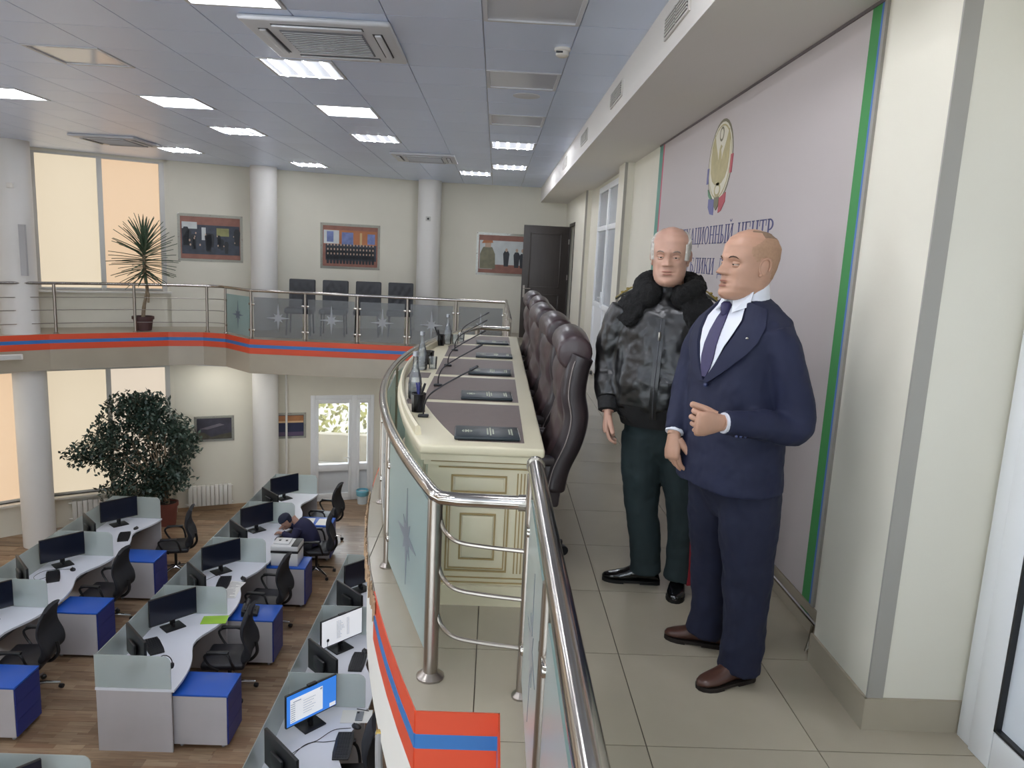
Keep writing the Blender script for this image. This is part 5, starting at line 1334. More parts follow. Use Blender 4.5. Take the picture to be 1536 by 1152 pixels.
def ear(b, hd, sg):
    M = hd.M @ Matrix.Translation((-.004, sg*.0755, .118)) @ Matrix.Rotation(sg*R(-22), 4, 'Z') @ Matrix.Rotation(R(-10), 4, 'Y')
    b.ell((0, 0, 0), (.017, .006, .03), 14, 9, None); n = 14*8+2
    b.v[-n:] = [tuple(M @ Vector(v)) for v in b.v[-n:]]
    rim = [M @ Vector((-.002+.0175*math.cos(a), sg*.004, .004+.029*math.sin(a))) for a in [R(k) for k in range(-75, 216, 20)]]
    b.tube(rim, .0038*hd.k, 6)
    b.ell(M @ Vector((.004, sg*.002, -.027)), (.008, .006, .008), 8, 6)
def face_bits(hd, parent, off, brow, lips=True):
    for sg in (-1, 1):
        ph = sg*.41
        e = MB(); c = hd.M @ Vector((.0735, sg*.031, .1235)); e.ell((0, 0, 0), (.0125, .0145, .0105), 14, 9); e.v = [tuple(hd.M.to_3x3() @ Vector(v) + c) for v in e.v]
        eo = e.build('eye', M_EYEW, parent, smooth=80, loc=off)
        e = MB(); c2 = hd.M @ Vector((.0815, sg*.0312, .1228)); e.ell((0, 0, 0), (.0052, .0056, .0056), 10, 8); e.v = [tuple(hd.M.to_3x3() @ Vector(v) + c2) for v in e.v]
        e.build('iris', M_IRIS, eo, smooth=80)
        e = MB(); c3 = hd.M @ Vector((.0732, sg*.031, .1272)); e.ell((0, 0, 0), (.0142, .0168, .0082), 14, 9); e.v = [tuple(hd.M.to_3x3() @ Vector(v) + c3) for v in e.v]
        e.build('eyelid', hd.skin, eo, smooth=80)
        e = MB(); c4 = hd.M @ Vector((.0722, sg*.031, .1168)); e.ell((0, 0, 0), (.0138, .0162, .0062), 14, 9); e.v = [tuple(hd.M.to_3x3() @ Vector(v) + c4) for v in e.v]
        e.build('eyelid', hd.skin, eo, smooth=80)
        b = MB(); P = [hd.M @ (hd.loc(z/HH, sg*a, .0008)) for a, z in ((.2, .1435), (.3, .1475), (.42, .149), (.55, .147), (.64, .142))]
        b.tube(P, [.0018, .0028, .0028, .0024, .001], 6); b.build('eyebrow', brow, parent, smooth=80, loc=off)
    if lips:
        for dz, r in ((.0055, .0032), (-.0065-hd.om, .0036)):
            b = MB(); P = [hd.M @ (hd.loc((.0595+dz)/HH, a, .0)) for a in (-.26, -.15, -.05, .05, .15, .26)]
            b.tube(P, [.0012, r, r*1.1, r*1.1, r, .0012], 6); b.build('lip', M_LIP, parent, smooth=80, loc=off)
        if hd.om:
            b = MB(); P = [hd.M @ (hd.loc((.0595-hd.om/2)/HH, a, -.001)) for a in (-.2, 0, .2)]; b.tube(P, [.001, hd.om*.6, .001], 8); b.build('mouth_gap', mat('mouth_dark', '#5a2f2c', .6), parent, smooth=80, loc=off)

def hand(b, wr, d, pn, th, curl, k=1.0, thumb=(.55, .75, .15), tcurl=20):
    d = Vector(d).normalized(); pn = Vector(pn); pn = (pn-d*pn.dot(d)).normalized(); th = Vector(th); th = (th-d*th.dot(d)-pn*th.dot(pn)).normalized()
    wr = Vector(wr); rings = []
    for u, hw, ht in ((-.02, .026, .019), (.0, .027, .019), (.03, .036, .0185), (.06, .0415, .017), (.085, .041, .0145), (.095, .037, .011)):
        c = wr+d*u*k+pn*(-.004 if u > .05 else 0)
        rings.append([c+(th*hw*math.cos(2*math.pi*j/16)+pn*ht*math.sin(2*math.pi*j/16))*k for j in range(16)])
    b.loft(rings)
    for i, (lat, ln, r) in enumerate(((.031, .072, .0088), (.0105, .08, .0092), (-.0105, .074, .0088), (-.030, .058, .0078))):
        p = wr+(d*(.082-.004*abs(i-1))+th*lat)*k; pts = [p]; ang = 0; q = p
        sp = th*(lat*.6)
        for sgm, (fr, cu) in enumerate(zip((.46, .3, .24), curl[i] if isinstance(curl[0], (tuple, list)) else curl)):
            ang += R(cu); dd = (d*math.cos(ang)+pn*math.sin(ang)+sp*(1 if sgm == 0 else .3)).normalized(); q = q+dd*ln*fr*k; pts.append(q)
        sm = catmull(pts, 4); n = len(sm)
        b.tube(sm, [r*k*(1.0-.2*j/(n-1)) for j in range(n-1)]+[r*k*.45], 10)
    p = wr+(d*.022+th*.024+pn*.004)*k; dd = (d*thumb[0]+th*thumb[1]+pn*thumb[2]).normalized(); pts = [p, p+dd*.032*k]
    d2 = (dd*math.cos(R(tcurl))+(d*.8+pn*.5).normalized()*math.sin(R(tcurl))).normalized(); pts.append(pts[-1]+d2*.03*k); pts.append(pts[-1]+(d2+d*.25).normalized()*.026*k)
    sm = catmull(pts, 4); n = len(sm)
    b.tube(sm, [(.0145-.005*j/(n-1))*k for j in range(n-1)]+[.005*k], 10)

class Torso:
    """stack of super-ellipse rings; frame l = person's left, f = forward"""
    def __init__(s, c, fw, rows, ex=.8):
        s.c = Vector((c[0], c[1], 0)); s.f = Vector((fw[0], fw[1], 0)).normalized(); s.l = Vector((-s.f.y, s.f.x, 0)); s.rows = rows; s.ex = ex
    def row(s, z):
        R_ = s.rows
        if z <= R_[0][0]: return R_[0][1:]
        for a, b_ in zip(R_[:-1], R_[1:]):
            if z <= b_[0]:
                u = (z-a[0])/(b_[0]-a[0]); return [a[k]+(b_[k]-a[k])*u for k in range(1, len(a))]
        return R_[-1][1:]
    def pt(s, th, z, off=0.0):
        hw, hd, dx = s.row(z); c, sn = math.cos(th), math.sin(th)
        v = s.f*(hd*abs(c)**s.ex*(1 if c > 0 else -1)) + s.l*(hw*abs(sn)**s.ex*(1 if sn > 0 else -1))
        return s.c + s.f*dx + v*(1+off/max(.05, v.length)) + Vector((0, 0, z))
    def loft(s, b, n=36, sub=3):
        zs = []
        for a, b_ in zip(s.rows[:-1], s.rows[1:]): zs += [a[0]+(b_[0]-a[0])*k/sub for k in range(sub)]
        zs.append(s.rows[-1][0]); b.loft([[s.pt(2*math.pi*j/n, z) for j in range(n)] for z in zs])
    def patch(s, b, L_, R_, offm, nz=16, nu=6, thick=.004):
        """L_, R_: lists of (theta, z) for the two edges, matched top to bottom"""
        P = []
        for (a, z1), (c, z2) in zip(L_, R_):
            P.append([s.pt(a+(c-a)*u/nu, z1+(z2-z1)*u/nu, offm) for u in range(nu+1)])
        Q = [[s.pt(a+(c-a)*u/nu, z1+(z2-z1)*u/nu, offm-thick) for u in range(nu+1)] for (a, z1), (c, z2) in zip(L_, R_)]
        m = nu+1; n = len(P); vs = [p for r_ in P for p in r_]+[p for r_ in Q for p in r_]; o = n*m; fs = []
        for i in range(n-1):
            for j in range(nu): fs += [(i*m+j, i*m+j+1, (i+1)*m+j+1, (i+1)*m+j), (o+i*m+j, o+(i+1)*m+j, o+(i+1)*m+j+1, o+i*m+j+1)]
            fs += [(i*m, (i+1)*m, o+(i+1)*m, o+i*m), (i*m+nu, o+i*m+nu, o+(i+1)*m+nu, (i+1)*m+nu)]
        for j in range(nu): fs += [(j, o+j, o+j+1, j+1), ((n-1)*m+j, (n-1)*m+j+1, o+(n-1)*m+j+1, o+(n-1)*m+j)]
        b.add(vs, fs)
def limb(b, pts, rad, n=18, sub=5):
    P = catmull(pts, sub); Rr = catmull([(r, 0, 0) for r in rad], sub); b.tube(P, [max(.004, r.x) for r in Rr], n)
def cloth(b, name, m, parent, off, vox=.008, disp=0.0, dscale=.1, smooth=4):
    o = b.build(name, m, parent, smooth=80, loc=off)
    md = o.modifiers.new('fuse', 'REMESH'); md.mode = 'VOXEL'; md.voxel_size = vox; md.use_smooth_shade = True
    if smooth: sm = o.modifiers.new('relax', 'SMOOTH'); sm.factor = .5; sm.iterations = smooth
    if disp:
        tx = bpy.data.textures.new(name+'_folds', 'CLOUDS'); tx.noise_scale = dscale; tx.noise_depth = 2
        dm = o.modifiers.new('folds', 'DISPLACE'); dm.texture = tx; dm.strength = disp; dm.mid_level = .5; dm.texture_coords = 'LOCAL'
    return o
def shoe(parent, off, heel, toe, m, sole_m, hgt=.1, lace=True):
    heel = Vector((heel[0], heel[1], 0)); toe = Vector((toe[0], toe[1], 0)); d = (toe-heel); L_ = d.length; d.normalize(); sd = Vector((-d.y, d.x, 0))
    prof = [(0, .022, .03), (.015, .03, .075), (.06, .033, .1), (.1, .035, .105), (.14, .037, .088), (.18, .042, .066), (.22, .044, .052), (.25, .038, .045), (.275, .024, .038), (.285, .008, .03)]
    b = MB(); rings = []
    for u, hw, ht in prof:
        c = heel+d*(u/.285*L_); ring = []
        for j in range(14):
            a = 2*math.pi*j/14; ca, sa = math.cos(a), math.sin(a)
            ring.append(c+sd*hw*(abs(ca)**.7)*(1 if ca > 0 else -1)+Vector((0, 0, .014+(ht-.014)*(.5+.5*sa) if sa > 0 else .014+(ht-.014)*.5*(1+sa))))
        rings.append(ring)
    b.loft(rings); so = b.build('shoe', m, parent, smooth=70, loc=off)
    b = MB(); out = []
    for u, hw, _ in prof: out.append((u/.285*L_, hw+.003))
    pl = [heel+d*u+sd*h for u, h in out]+[heel+d*u-sd*h for u, h in out[::-1]]
    b.prism([(p.x, p.y) for p in pl], .006, .018); hb = [heel+d*u+sd*h for u, h in out[:4]]+[heel+d*u-sd*h for u, h in out[:4][::-1]]
    b.prism([(p.x, p.y) for p in hb], 0, .012); b.prism([(p.x, p.y) for p in [heel+d*u+sd*h for u, h in out[5:]]+[heel+d*u-sd*h for u, h in out[5:][::-1]]], 0, .008)
    b.build('sole', sole_m, so, smooth=30)
    if lace:
        for q in range(4):
            u = (.118+.018*q)/.285*L_; z = .1-.011*q
            MB().tube([heel+d*u+sd*.018+Vector((0, 0, z-.006)), heel+d*u+Vector((0, 0, z+.002)), heel+d*u-sd*.018+Vector((0, 0, z-.006))], .0022, 6).build('lace', sole_m, so)
    return so

# ---------------------------------------------------------------- man in the blue suit
B0 = Vector((.97, 2.87, 0)); off = -B0
pb = thing('person', 'person in a navy blue suit, white shirt and purple tie, speaking in profile', 'person', B0)
M_SUIT = mat('navy_suit_cloth', '#0f1634', .75, var=.08, scale=6, bump=.12, bscale=9, sheen=.0)
M_SHIRT = mat('white_shirt', '#d6d9e2', .7); M_TIE = mat('purple_navy_tie', '#2d2850', .5, var=.1, scale=60)
T1 = Torso((.965, 2.865), (-.925, -.38), [(.80, .225, .165, .0), (.9, .222, .163, .0), (1.02, .212, .158, .0), (1.12, .206, .155, .0), (1.25, .212, .152, .0), (1.35, .222, .145, -.005), (1.415, .222, .127, -.01), (1.465, .198, .106, -.014), (1.508, .13, .084, -.018), (1.54, .08, .068, -.016)])
Lsh, Lel, Lwr = Vector((1.05, 2.69, 1.415)), Vector((1.125, 2.655, 1.085)), Vector((.835, 2.575, 1.105))
Rsh, Rel, Rwr = Vector((.875, 3.04, 1.405)), Vector((.815, 3.04, 1.16)), Vector((.752, 2.935, .985))
b = MB(); T1.loft(b)
limb(b, [Lsh+Vector((-.02, .03, .0)), Lsh*.65+Lel*.35, Lel+Vector((.0, 0, .0)), Lel*.5+Lwr*.5, Lwr], [.078, .073, .066, .057, .044])
limb(b, [Rsh+Vector((.02, -.03, .0)), Rsh*.6+Rel*.4, Rel, Rel*.5+Rwr*.5, Rwr], [.078, .07, .062, .052, .042])
cloth(b, 'jacket', M_SUIT, pb, off, .0075, .016, .085)
# trousers
M_TRO = mat('navy_trouser_cloth', '#0f152f', .8, var=.08, scale=6, bump=.12, bscale=9)
b = MB(); TH = Torso((.97, 2.87), (-.88, -.48), [(.66, .09, .04, 0), (.71, .14, .075, 0), (.79, .175, .115, 0), (.86, .185, .138, 0), (.9, .185, .14, 0), (.98, .175, .13, 0)]); TH.loft(b)
limb(b, [(1.03, 2.79, .82), (1.04, 2.78, .62), (1.05, 2.772, .42), (1.058, 2.765, .2), (1.05, 2.762, .05)], [.122, .113, .095, .084, .086])
limb(b, [(.945, 2.96, .82), (.965, 2.99, .62), (.985, 3.02, .42), (1.0, 3.035, .2), (.99, 3.045, .06)], [.12, .11, .092, .081, .083])
cloth(b, 'trousers', M_TRO, pb, off, .0075, .02, .1)
M_SHB = mat('brown_shoe_leather', '#4a2f26', .3, var=.15, scale=12); M_SOLE = mat('dark_sole', '#1d1512', .6)
shoe(pb, off, (1.118, 2.782), (.868, 2.688), M_SHB, M_SOLE); shoe(pb, off, (1.068, 3.022), (.828, 3.1), M_SHB, M_SOLE)
# shirt front, tie, lapels
zv = [1.515, 1.46, 1.41, 1.36, 1.31, 1.27, 1.235]; wv_ = [.5, .38, .30, .22, .15, .09, .02]
b = MB(); T1.patch(b, [(-w_, z) for w_, z in zip(wv_, zv)], [(w_, z) for w_, z in zip(wv_, zv)], .010); b.build('shirt_front', M_SHIRT, pb, smooth=60, loc=off)
b = MB(); tw = [.05, .065, .075, .085, .09, .065, .02]
T1.patch(b, [(-min(a, w_*.95), z) for a, w_, z in zip(tw, wv_, [1.51]+zv[1:])], [(min(a, w_*.95), z) for a, w_, z in zip(tw, wv_, [1.51]+zv[1:])], .016, thick=.006); b.build('tie', M_TIE, pb, smooth=60, loc=off)
b = MB(); kc = T1.pt(0, 1.5, .02); b.tube([kc+Vector((0, 0, .022)), kc+Vector((0, 0, .012)), kc+T1.f*.004-Vector((0, 0, .012)), kc+T1.f*.006-Vector((0, 0, .03))], [.012, .021, .018, .012], 12); b.build('tie_knot', M_TIE, pb, smooth=60, loc=off)
for sg in (-1, 1):
    inn = [(sg*w_, z) for w_, z in zip([.62, .46, .36, .27, .18, .1, .0], [1.53, 1.465, 1.41, 1.36, 1.31, 1.27, 1.22])]
    out = [(sg*w_, z) for w_, z in zip([1.25, .98, .86, .72, .5, .3, .06], [1.505, 1.445, 1.385, 1.345, 1.30, 1.26, 1.215])]
    b = MB(); T1.patch(b, inn, out, .0165, thick=.011); lp_ = b.build('lapel', M_SUIT, pb, smooth=50, loc=off)
for z in (1.205, 1.1):
    b = MB(); c = T1.pt(.03, z, .012); b.ell(c, (.009, .009, .009), 10, 6); b.build('button', mat('navy_button', '#2b3358', .3), pb, loc=off)
for k in range(3):
    b = MB(); c = Lwr*(.86-.06*k)+Lel*(.14+.06*k)+Vector((.0, -.03, -.04)); b.ell(c, (.006, .006, .006), 8, 6); b.build('cuff_button', mat('navy_button', '#2b3358', .3), pb, loc=off)
b = MB(); c = T1.pt(.62, 1.4, .018); b.ell(c, (.006, .004, .005), 8, 6); b.build('lapel_pin', M_STEEL, pb, loc=off)
for a, c in ((Lwr, Lel), (Rwr, Rel)):
    d = (a-c).normalized(); b = MB(); b.tube([a-d*.02, a+d*.007], [.039, .037], 18); b.build('shirt_cuff', M_SHIRT, pb, smooth=40, loc=off)
# head and hands
HC = Vector((.955, 2.845, 1.527))
h1_ = Head(HC, (-.95, -.31), R(-2), 1.075, 1.06, .006, 1.3, 1.07); h1_.skin = M_SKIN1
b = MB(); h1_.grid(b); ear(b, h1_, 1); ear(b, h1_, -1)
limb(b, [(.965, 2.862, 1.44), (.968, 2.86, 1.52), (.962, 2.855, 1.6), (.965, 2.855, 1.66)], [.068, .061, .06, .06])
dl = (Lwr-Lel).normalized()
limb(b, [(.965, 2.862, 1.47), (.965, 2.865, 1.36), (.965, 2.865, 1.15)], [.06, .1, .1], 12); limb(b, [(.965, 2.865, 1.38), Lsh-Vector((.02, -.03, .02)), Lel], [.06, .05, .04], 12); limb(b, [(.965, 2.865, 1.38), Rsh-Vector((-.02, .03, .02)), Rel], [.06, .05, .038], 12)
limb(b, [Lel, Lwr-dl*.02, Lwr+dl*.01], [.04, .03, .027], 12); limb(b, [Rel, Rwr, Rwr+(Rwr-Rel).normalized()*.01], [.038, .028, .026], 12)
hand(b, Lwr+dl*.012, (-.93, -.3, .0), (.18, .95, .1), (.0, .1, 1), [(72, 92, 60), (76, 94, 60), (78, 94, 60), (80, 94, 60)], 1.12, (.7, .35, .55), 25)
hand(b, Rwr+(Rwr-Rel).normalized()*.008, (-.02, -.2, -1), (.75, .3, -.1), (.15, -.95, .1), [(18, 30, 25), (22, 34, 28), (26, 36, 28), (30, 38, 28)], 1.12, (.75, .4, .45), 20)
b.build('body', M_SKIN1, pb, smooth=80, loc=off)
face_bits(h1_, pb, off, M_BROW1)
M_BUZZ = mat('cropped_grey_hair', '#a4826a', .9, var=.08, scale=90)
M_BUZZD = mat('cropped_dark_hair', '#7f6856', .9, var=.12, scale=90)
def mk_buzz(t, ph):
    a = abs((ph+math.pi) % (2*math.pi)-math.pi)
    if a < 1.0 or t > .95: return False
    lim = .66-.2*min(1, (a-1.0)/.4) if a < 1.42 else .46+.13*min(1, (a-1.42)/.12) if a < 1.8 else .59-.28*min(1, (a-1.8)/.3)
    return lim < t < .74+.21*min(1, (a-1.0)/.8)
b = MB(); h1_.grid(b, mk_buzz, .0016); b.build('hair', M_BUZZ, pb, smooth=80, loc=off)
def mk_top(t, ph):
    a = abs((ph+math.pi) % (2*math.pi)-math.pi)
    return (a > 1.5 and .86 < t < .985) or (a > .9 and .93 < t < .985)
b = MB(); h1_.grid(b, mk_top, .0022); b.build('hair_crown', M_BUZZD, pb, smooth=80, loc=off)
# shirt collar: band and two points
b = MB(); cc = Vector((.965, 2.86, 0)); fdir = T1.f; n = 28; rings = []
for z, r, dz in ((1.495, .092, .0), (1.545, .085, .02), (1.6, .078, .03), (1.602, .073, .03), (1.52, .074, .01)):
    rings.append([cc+fdir*(r*(.86 if math.cos(2*math.pi*j/n) > 0 else 1.0)*math.cos(2*math.pi*j/n))+T1.l*(r*math.sin(2*math.pi*j/n))+Vector((0, 0, z-.062*(.5+.5*math.cos(2*math.pi*j/n))*(z-1.47)/.13+dz*.2)) for j in range(n)])
b.loft(rings, caps=False); b.build('shirt_collar', M_SHIRT, pb, smooth=60, loc=off)
for sg in (-1, 1):
    b = MB(); P = [cc+fdir*.075+T1.l*(sg*.014)+Vector((0, 0, 1.53)), cc+fdir*.03+T1.l*(sg*.073)+Vector((0, 0, 1.565)), cc+fdir*.05+T1.l*(sg*.08)+Vector((0, 0, 1.51)), cc+fdir*.1+T1.l*(sg*.045)+Vector((0, 0, 1.485))]
    q = [p+fdir*.006+T1.l*sg*.004 for p in P]; b.add(P+q, [(0,1,2,3), (7,6,5,4), (0,4,5,1), (1,5,6,2), (2,6,7,3), (3,7,4,0)]); b.build('collar_point', M_SHIRT, pb, smooth=0, loc=off)

# ---------------------------------------------------------------- man in the leather jacket
G0 = Vector((.83, 3.58, 0)); off = -G0
pg = thing('person', 'person in a black leather jacket with fur collar and dark green trousers', 'person', G0)
M_LJ = mat('black_leather_jacket', '#101012', .35, var=.15, scale=8, bump=.35, bscale=11, coat=.1)
M_RIB = mat('black_rib_knit', '#121214', .8, bump=.3, bscale=80); M_FUR = mat('black_fur', '#050506', .95, bump=.9, bscale=90)
M_GTR = mat('dark_green_trousers', '#18272a', .8, var=.08, scale=6, bump=.12, bscale=9); M_RED = mat('red_stripe', '#8e1f2c', .7)
T2 = Torso((.83, 3.58), (-.35, -.94), [(.89, .175, .15, .01), (.93, .2, .17, .015), (.98, .228, .195, .02), (1.08, .238, .2, .02), (1.2, .238, .19, .01), (1.34, .24, .17, .0), (1.42, .235, .145, -.005), (1.475, .21, .118, -.01), (1.515, .14, .09, -.01), (1.55, .085, .075, -.005)])
Rs, Re, Rw = Vector((.622, 3.61, 1.42)), Vector((.578, 3.63, 1.17)), Vector((.57, 3.53, .975))
Ls, Le, Lw = Vector((1.03, 3.52, 1.42)), Vector((1.085, 3.55, 1.16)), Vector((1.07, 3.46, .965))
b = MB(); T2.loft(b)
for a, e, w_ in ((Rs, Re, Rw), (Ls, Le, Lw)):
    limb(b, [a+(T2.c-a)*.12+Vector((0, 0, 1.42*.12)), a*.6+e*.4, e, e*.5+w_*.5, w_+Vector((0, 0, .02))], [.088, .085, .078, .072, .058])
cloth(b, 'jacket', M_LJ, pg, off, .0075, .03, .11, 3)
for e, w_ in ((Re, Rw), (Le, Lw)):
    d = (w_-e).normalized(); b = MB(); b.tube([w_-d*.03, w_-d*.02, w_+d*.035, w_+d*.04], [.05, .053, .048, .04], 18); b.build('knit_cuff', M_RIB, pg, smooth=50, loc=off)
b = MB(); n = 32; b.loft([[T2.pt(2*math.pi*j/n, max(.89, z), o_) + Vector((0, 0, z-max(.89, z))) for j in range(n)] for z, o_ in ((.985, .002), (.95, .004), (.905, .004), (.875, .004), (.87, -.02))], caps=False); b.build('knit_waistband', M_RIB, pg, smooth=60, loc=off)
# fur collar
b = MB(); rings = []; path = []
for k in range(25):
    a = R(-168+336*k/24); fr = math.cos(a)      # 0 = back of the neck
    r = .098+.01*abs(math.sin(a)); z = 1.575-.085*(.5-.5*fr)**1.4
    path.append((G0.x, G0.y, 0)); c = Vector((.832, 3.572, 0)) - T2.f*(r*.98*math.cos(a)) + T2.l*(r*1.12*math.sin(a)) + Vector((0, 0, z))
    rings.append(c)
b.tube(rings, [.03]+[.047+.012*(abs(k-12)/12) for k in range(23)]+[.03], 12)
for sg in (-1, 1):
    inn = [(sg*.22, 1.53), (sg*.26, 1.49), (sg*.28, 1.45), (sg*.34, 1.40), (sg*.46, 1.36)]; out = [(sg*1.45, 1.53), (sg*1.3, 1.485), (sg*1.08, 1.44), (sg*.88, 1.39), (sg*.6, 1.35)]
    T2.patch(b, inn, out, .034, thick=.05)
cloth(b, 'fur_collar', M_FUR, pg, off, .009, .02, .025, 2)
b = MB(); T2.patch(b, [(-.035, z) for z in (1.4, 1.3, 1.2, 1.1, 1.0, .93)], [(.035, z) for z in (1.4, 1.3, 1.2, 1.1, 1.0, .93)], .013, thick=.012); b.build('zip_flap', M_LJ, pg, smooth=50, loc=off)
b = MB(); b.tube([T2.pt(0, z, .014) for z in (1.4, 1.3, 1.2, 1.1, 1.0, .93)], .003, 6); b.build('zip', mat('zip_dark_metal', '#4b4b50', .4, .6), pg, loc=off)
b = MB(); c = T2.pt(0, 1.335, .02); b.box(c.x-.006, c.x+.006, c.y-.004, c.y+.004, c.z-.035, c.z+.005); b.build('zip_pull', M_STEELD, pg, bevel=.002, loc=off)
b = MB(); b.loft([[Vector((.832, 3.572, z))+Vector((r*math.cos(2*math.pi*j/20), r*math.sin(2*math.pi*j/20), 0)) for j in range(20)] for z, r in ((1.42, .1), (1.5, .075), (1.535, .066), (1.54, .06))]); b.build('black_undershirt', M_RIB, pg, smooth=60, loc=off)
M_EPAU = mat('olive_epaulette', '#26261c', .6, bump=.3, bscale=80); M_EGOLD = mat('epaulette_gold', '#8d7a3c', .5, .3)
for a, sg in ((Rs, -1), (Ls, 1)):
    d = T2.l*sg
    b = MB(); inn = T2.c+Vector((0, 0, 1.535))+d*.11; outp = T2.c+Vector((0, 0, 1.465))+d*.25; P = []
    for u, w_ in ((0, .025), (.15, .03), (.9, .032), (1, .028)):
        m_ = inn+(outp-inn)*u+Vector((0, 0, .018*math.sin(u*math.pi))); P.append([m_+T2.f*w_, m_-T2.f*w_, m_-T2.f*w_+Vector((0, 0, .01)), m_+T2.f*w_+Vector((0, 0, .01))])
    b.loft(P); eo = b.build('epaulette', M_EPAU, pg, bevel=.002, loc=off)
    for u in (.08, .62, .8):
        b = MB(); m_ = inn+(outp-inn)*u+Vector((0, 0, .014+.018*math.sin(u*math.pi))); b.ell(m_, (.009, .009, .006), 8, 6); b.build('gold_star', M_EGOLD, eo)
    b = MB(); b.tube([inn+(outp-inn)*u+T2.f*.03+Vector((0, 0, .011+.018*math.sin(u*math.pi))) for u in (0, .5, 1)], .0025, 6); b.tube([inn+(outp-inn)*u-T2.f*.03+Vector((0, 0, .011+.018*math.sin(u*math.pi))) for u in (0, .5, 1)], .0025, 6); b.build('gold_edging', M_EGOLD, eo)
# trousers
b = MB(); TH2 = Torso((.85, 3.6), (-.35, -.94), [(.64, .09, .05, 0), (.7, .14, .09, 0), (.78, .175, .13, 0), (.86, .18, .148, 0), (.9, .18, .15, 0), (.96, .17, .14, 0)]); TH2.loft(b)
RL = [(.765, 3.6, .82), (.772, 3.605, .62), (.795, 3.62, .42), (.835, 3.64, .2), (.845, 3.645, .075)]; LL = [(.945, 3.56, .82), (.965, 3.56, .62), (.995, 3.565, .42), (1.01, 3.575, .2), (1.005, 3.57, .07)]
limb(b, RL, [.107, .1, .084, .08, .083]); limb(b, LL, [.107, .1, .084, .08, .083])
cloth(b, 'trousers', M_GTR, pg, off, .0075, .02, .1)
for L_, sx in ((LL, 1), (RL, -1)):
    P = catmull(L_, 5); Rr = [r.x for r in catmull([(r, 0, 0) for r in (.107, .1, .084, .08, .083)], 5)]; b = MB(); rings = []
    sd = (T2.l*.45-Vector((0, 1, 0))*.8).normalized() if sx > 0 else Vector((-.45, .9, 0)).normalized(); fw_ = Vector((-sd.y, sd.x, 0))
    for p, r in list(zip(P, Rr))[1:]:
        rings.append([p+(sd*math.cos(a)+fw_*math.sin(a))*(r+o_) for a, o_ in ((-.22, .006), (0, .0075), (.22, .006), (.22, -.01), (-.22, -.01))])
    b.loft(rings); b.build('red_stripe', M_RED, pg, smooth=50, loc=off)
M_SHK = mat('black_patent_shoe', '#0c0c0e', .12, coat=.6); M_SOLEK = mat('black_sole', '#0b0b0b', .5)
shoe(pg, off, (.925, 3.655), (.628, 3.685), M_SHK, M_SOLEK); shoe(pg, off, (1.03, 3.665), (.948, 3.425), M_SHK, M_SOLEK)
h2_ = Head(Vector((.815, 3.535, 1.548)), (-.32, -.95), R(2), 1.09, 1.14, 0, 1.0); h2_.skin = M_SKIN2
b = MB(); h2_.grid(b); ear(b, h2_, 1); ear(b, h2_, -1)
limb(b, [(.832, 3.575, 1.44), (.832, 3.572, 1.53), (.825, 3.558, 1.62), (.825, 3.555, 1.68)], [.07, .065, .064, .062])
limb(b, [(.832, 3.575, 1.47), (.83, 3.58, 1.36), (.83, 3.58, 1.15)], [.06, .1, .1], 12)
for e, w_, sg, sh in ((Re, Rw, -1, Rs), (Le, Lw, 1, Ls)):
    limb(b, [(.83, 3.58, 1.39), sh-Vector((0, 0, .02)), e], [.06, .055, .04], 12)
    d = (w_-e).normalized(); limb(b, [e, w_, w_+d*.045], [.04, .031, .028], 12)
    dh = Vector((d.x*.3, d.y*.35, -1)); hand(b, w_+d*.045, dh, Vector((-sg*.9, -.1, 0)) , Vector((sg*.05, -1, 0)), [(14, 24, 20), (18, 28, 22), (22, 30, 22), (26, 32, 22)], 1.05, (.8, .45, .2), 15)
b.build('body', M_SKIN2, pg, smooth=80, loc=off)
face_bits(h2_, pg, off, M_BROW2)
M_WHAIR = mat('white_grey_hair', '#b9b4ac', .85, var=.15, scale=60, bump=.4, bscale=120)
def mk_white(t, ph):
    a = abs((ph+math.pi) % (2*math.pi)-math.pi)
    if a < .92: return False
    lo = .43 if a < 1.42 else .43+.17*min(1, (a-1.42)/.15) if a < 1.75 else .6-.3*min(1, (a-1.75)/.25)
    hi = .70+.22*min(1, (a-.92)/.9)
    return lo < t < hi
b = MB(); h2_.grid(b, mk_white, .009); b.build('hair', M_WHAIR, pg, smooth=80, loc=off)
def mk_thin(t, ph):
    a = abs((ph+math.pi) % (2*math.pi)-math.pi)
    return a > 1.5 and .88 < t < .98
b = MB(); h2_.grid(b, mk_thin, .0025); b.build('thin_hair', mat('thin_grey_hair', '#a08e80', .8, var=.2, scale=50), pg, smooth=80, loc=off)

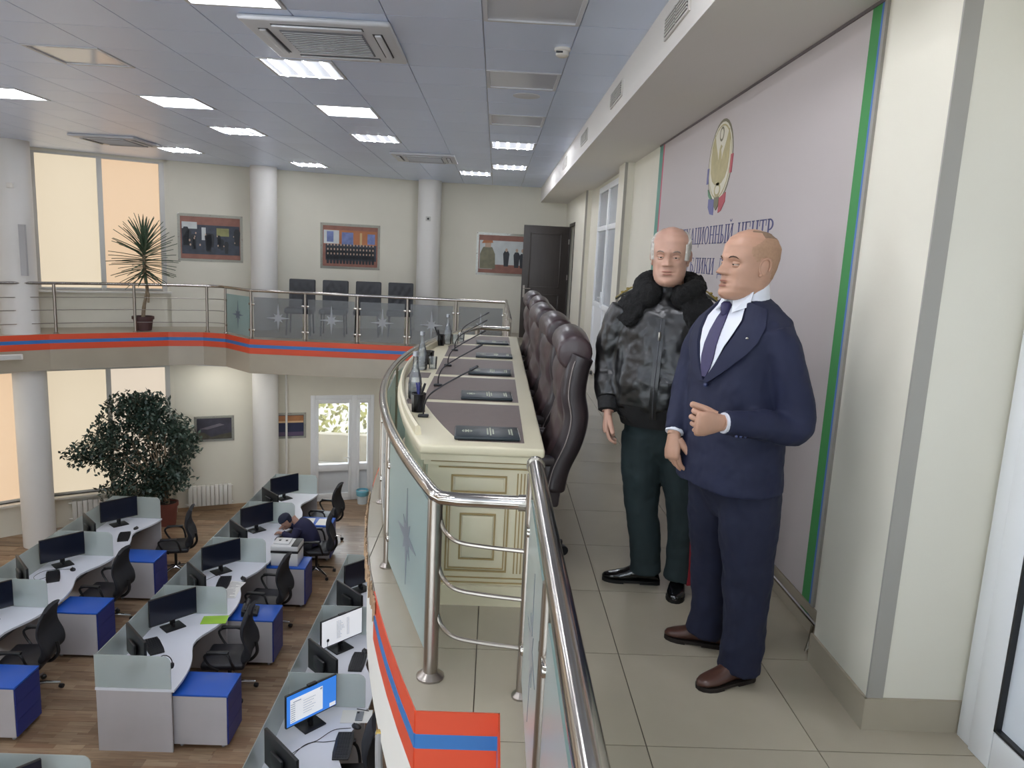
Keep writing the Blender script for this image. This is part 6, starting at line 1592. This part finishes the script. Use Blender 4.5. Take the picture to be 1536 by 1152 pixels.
# ---------------------------------------------------------------- person leaning over a desk downstairs
S0 = Vector((-2.86, 11.68, ZL)); off = (0, 0, 0)
ps = thing('person', 'person in navy clothing and cap leaning over a middle-row desk', 'person', S0)
M_NAVY = mat('navy_hoodie', '#232444', .8, var=.1, scale=7); M_NCAP = mat('navy_cap', '#1d2338', .75, bump=.1, bscale=30)
b = MB(); limb(b, [(.05, 0, .5), (-.02, 0, .68), (-.12, 0, .82), (-.2, 0, .9)], [.15, .165, .16, .1])
limb(b, [(-.15, -.17, .84), (-.2, -.24, .72), (-.38, -.18, .76)], [.07, .06, .05]); limb(b, [(-.15, .17, .84), (-.2, .24, .72), (-.38, .16, .76)], [.07, .06, .05])
cloth(b, 'hoodie', M_NAVY, ps, off, .012)
b = MB(); limb(b, [(.08, -.1, .53), (-.25, -.12, .54), (-.38, -.12, .5), (-.38, -.12, .08)], [.1, .085, .07, .06]); limb(b, [(.08, .1, .53), (-.25, .12, .54), (-.38, .12, .5), (-.38, .12, .08)], [.1, .085, .07, .06]); cloth(b, 'trousers', mat('dark_trousers', '#20222c', .8), ps, off, .012)
h3_ = Head(Vector((-.3, -.02, .83)), (-.85, -.5), R(38), .98); h3_.skin = M_SKIN2
b = MB(); h3_.grid(b, nr=40, nc=40); limb(b, [(-.18, 0, .86), (-.24, 0, .92), (-.28, 0, .97)], [.06, .055, .055])
hand(b, (-.4, -.17, .762), (-.9, .3, -.12), (0, 0, -1), (.3, .9, 0), [(15, 25, 20)]*4, 1.0); hand(b, (-.4, .155, .762), (-.9, -.3, -.12), (0, 0, -1), (.3, -.9, 0), [(15, 25, 20)]*4, 1.0)
b.build('body', M_SKIN2, ps, smooth=80)
face_bits(h3_, ps, off, M_BROW1)
b = MB(); h3_.grid(b, lambda t, ph: t > .6 or (t > .3 and abs((ph+math.pi) % (2*math.pi)-math.pi) > 1.7), .014, 40, 40); b.build('cap', M_NCAP, ps, smooth=80)
for dx, dy in ((-.38, -.12), (-.38, .12)): shoe(ps, off, (dx+.08, dy), (dx-.2, dy), M_BLACK, M_SOLEK, lace=False)
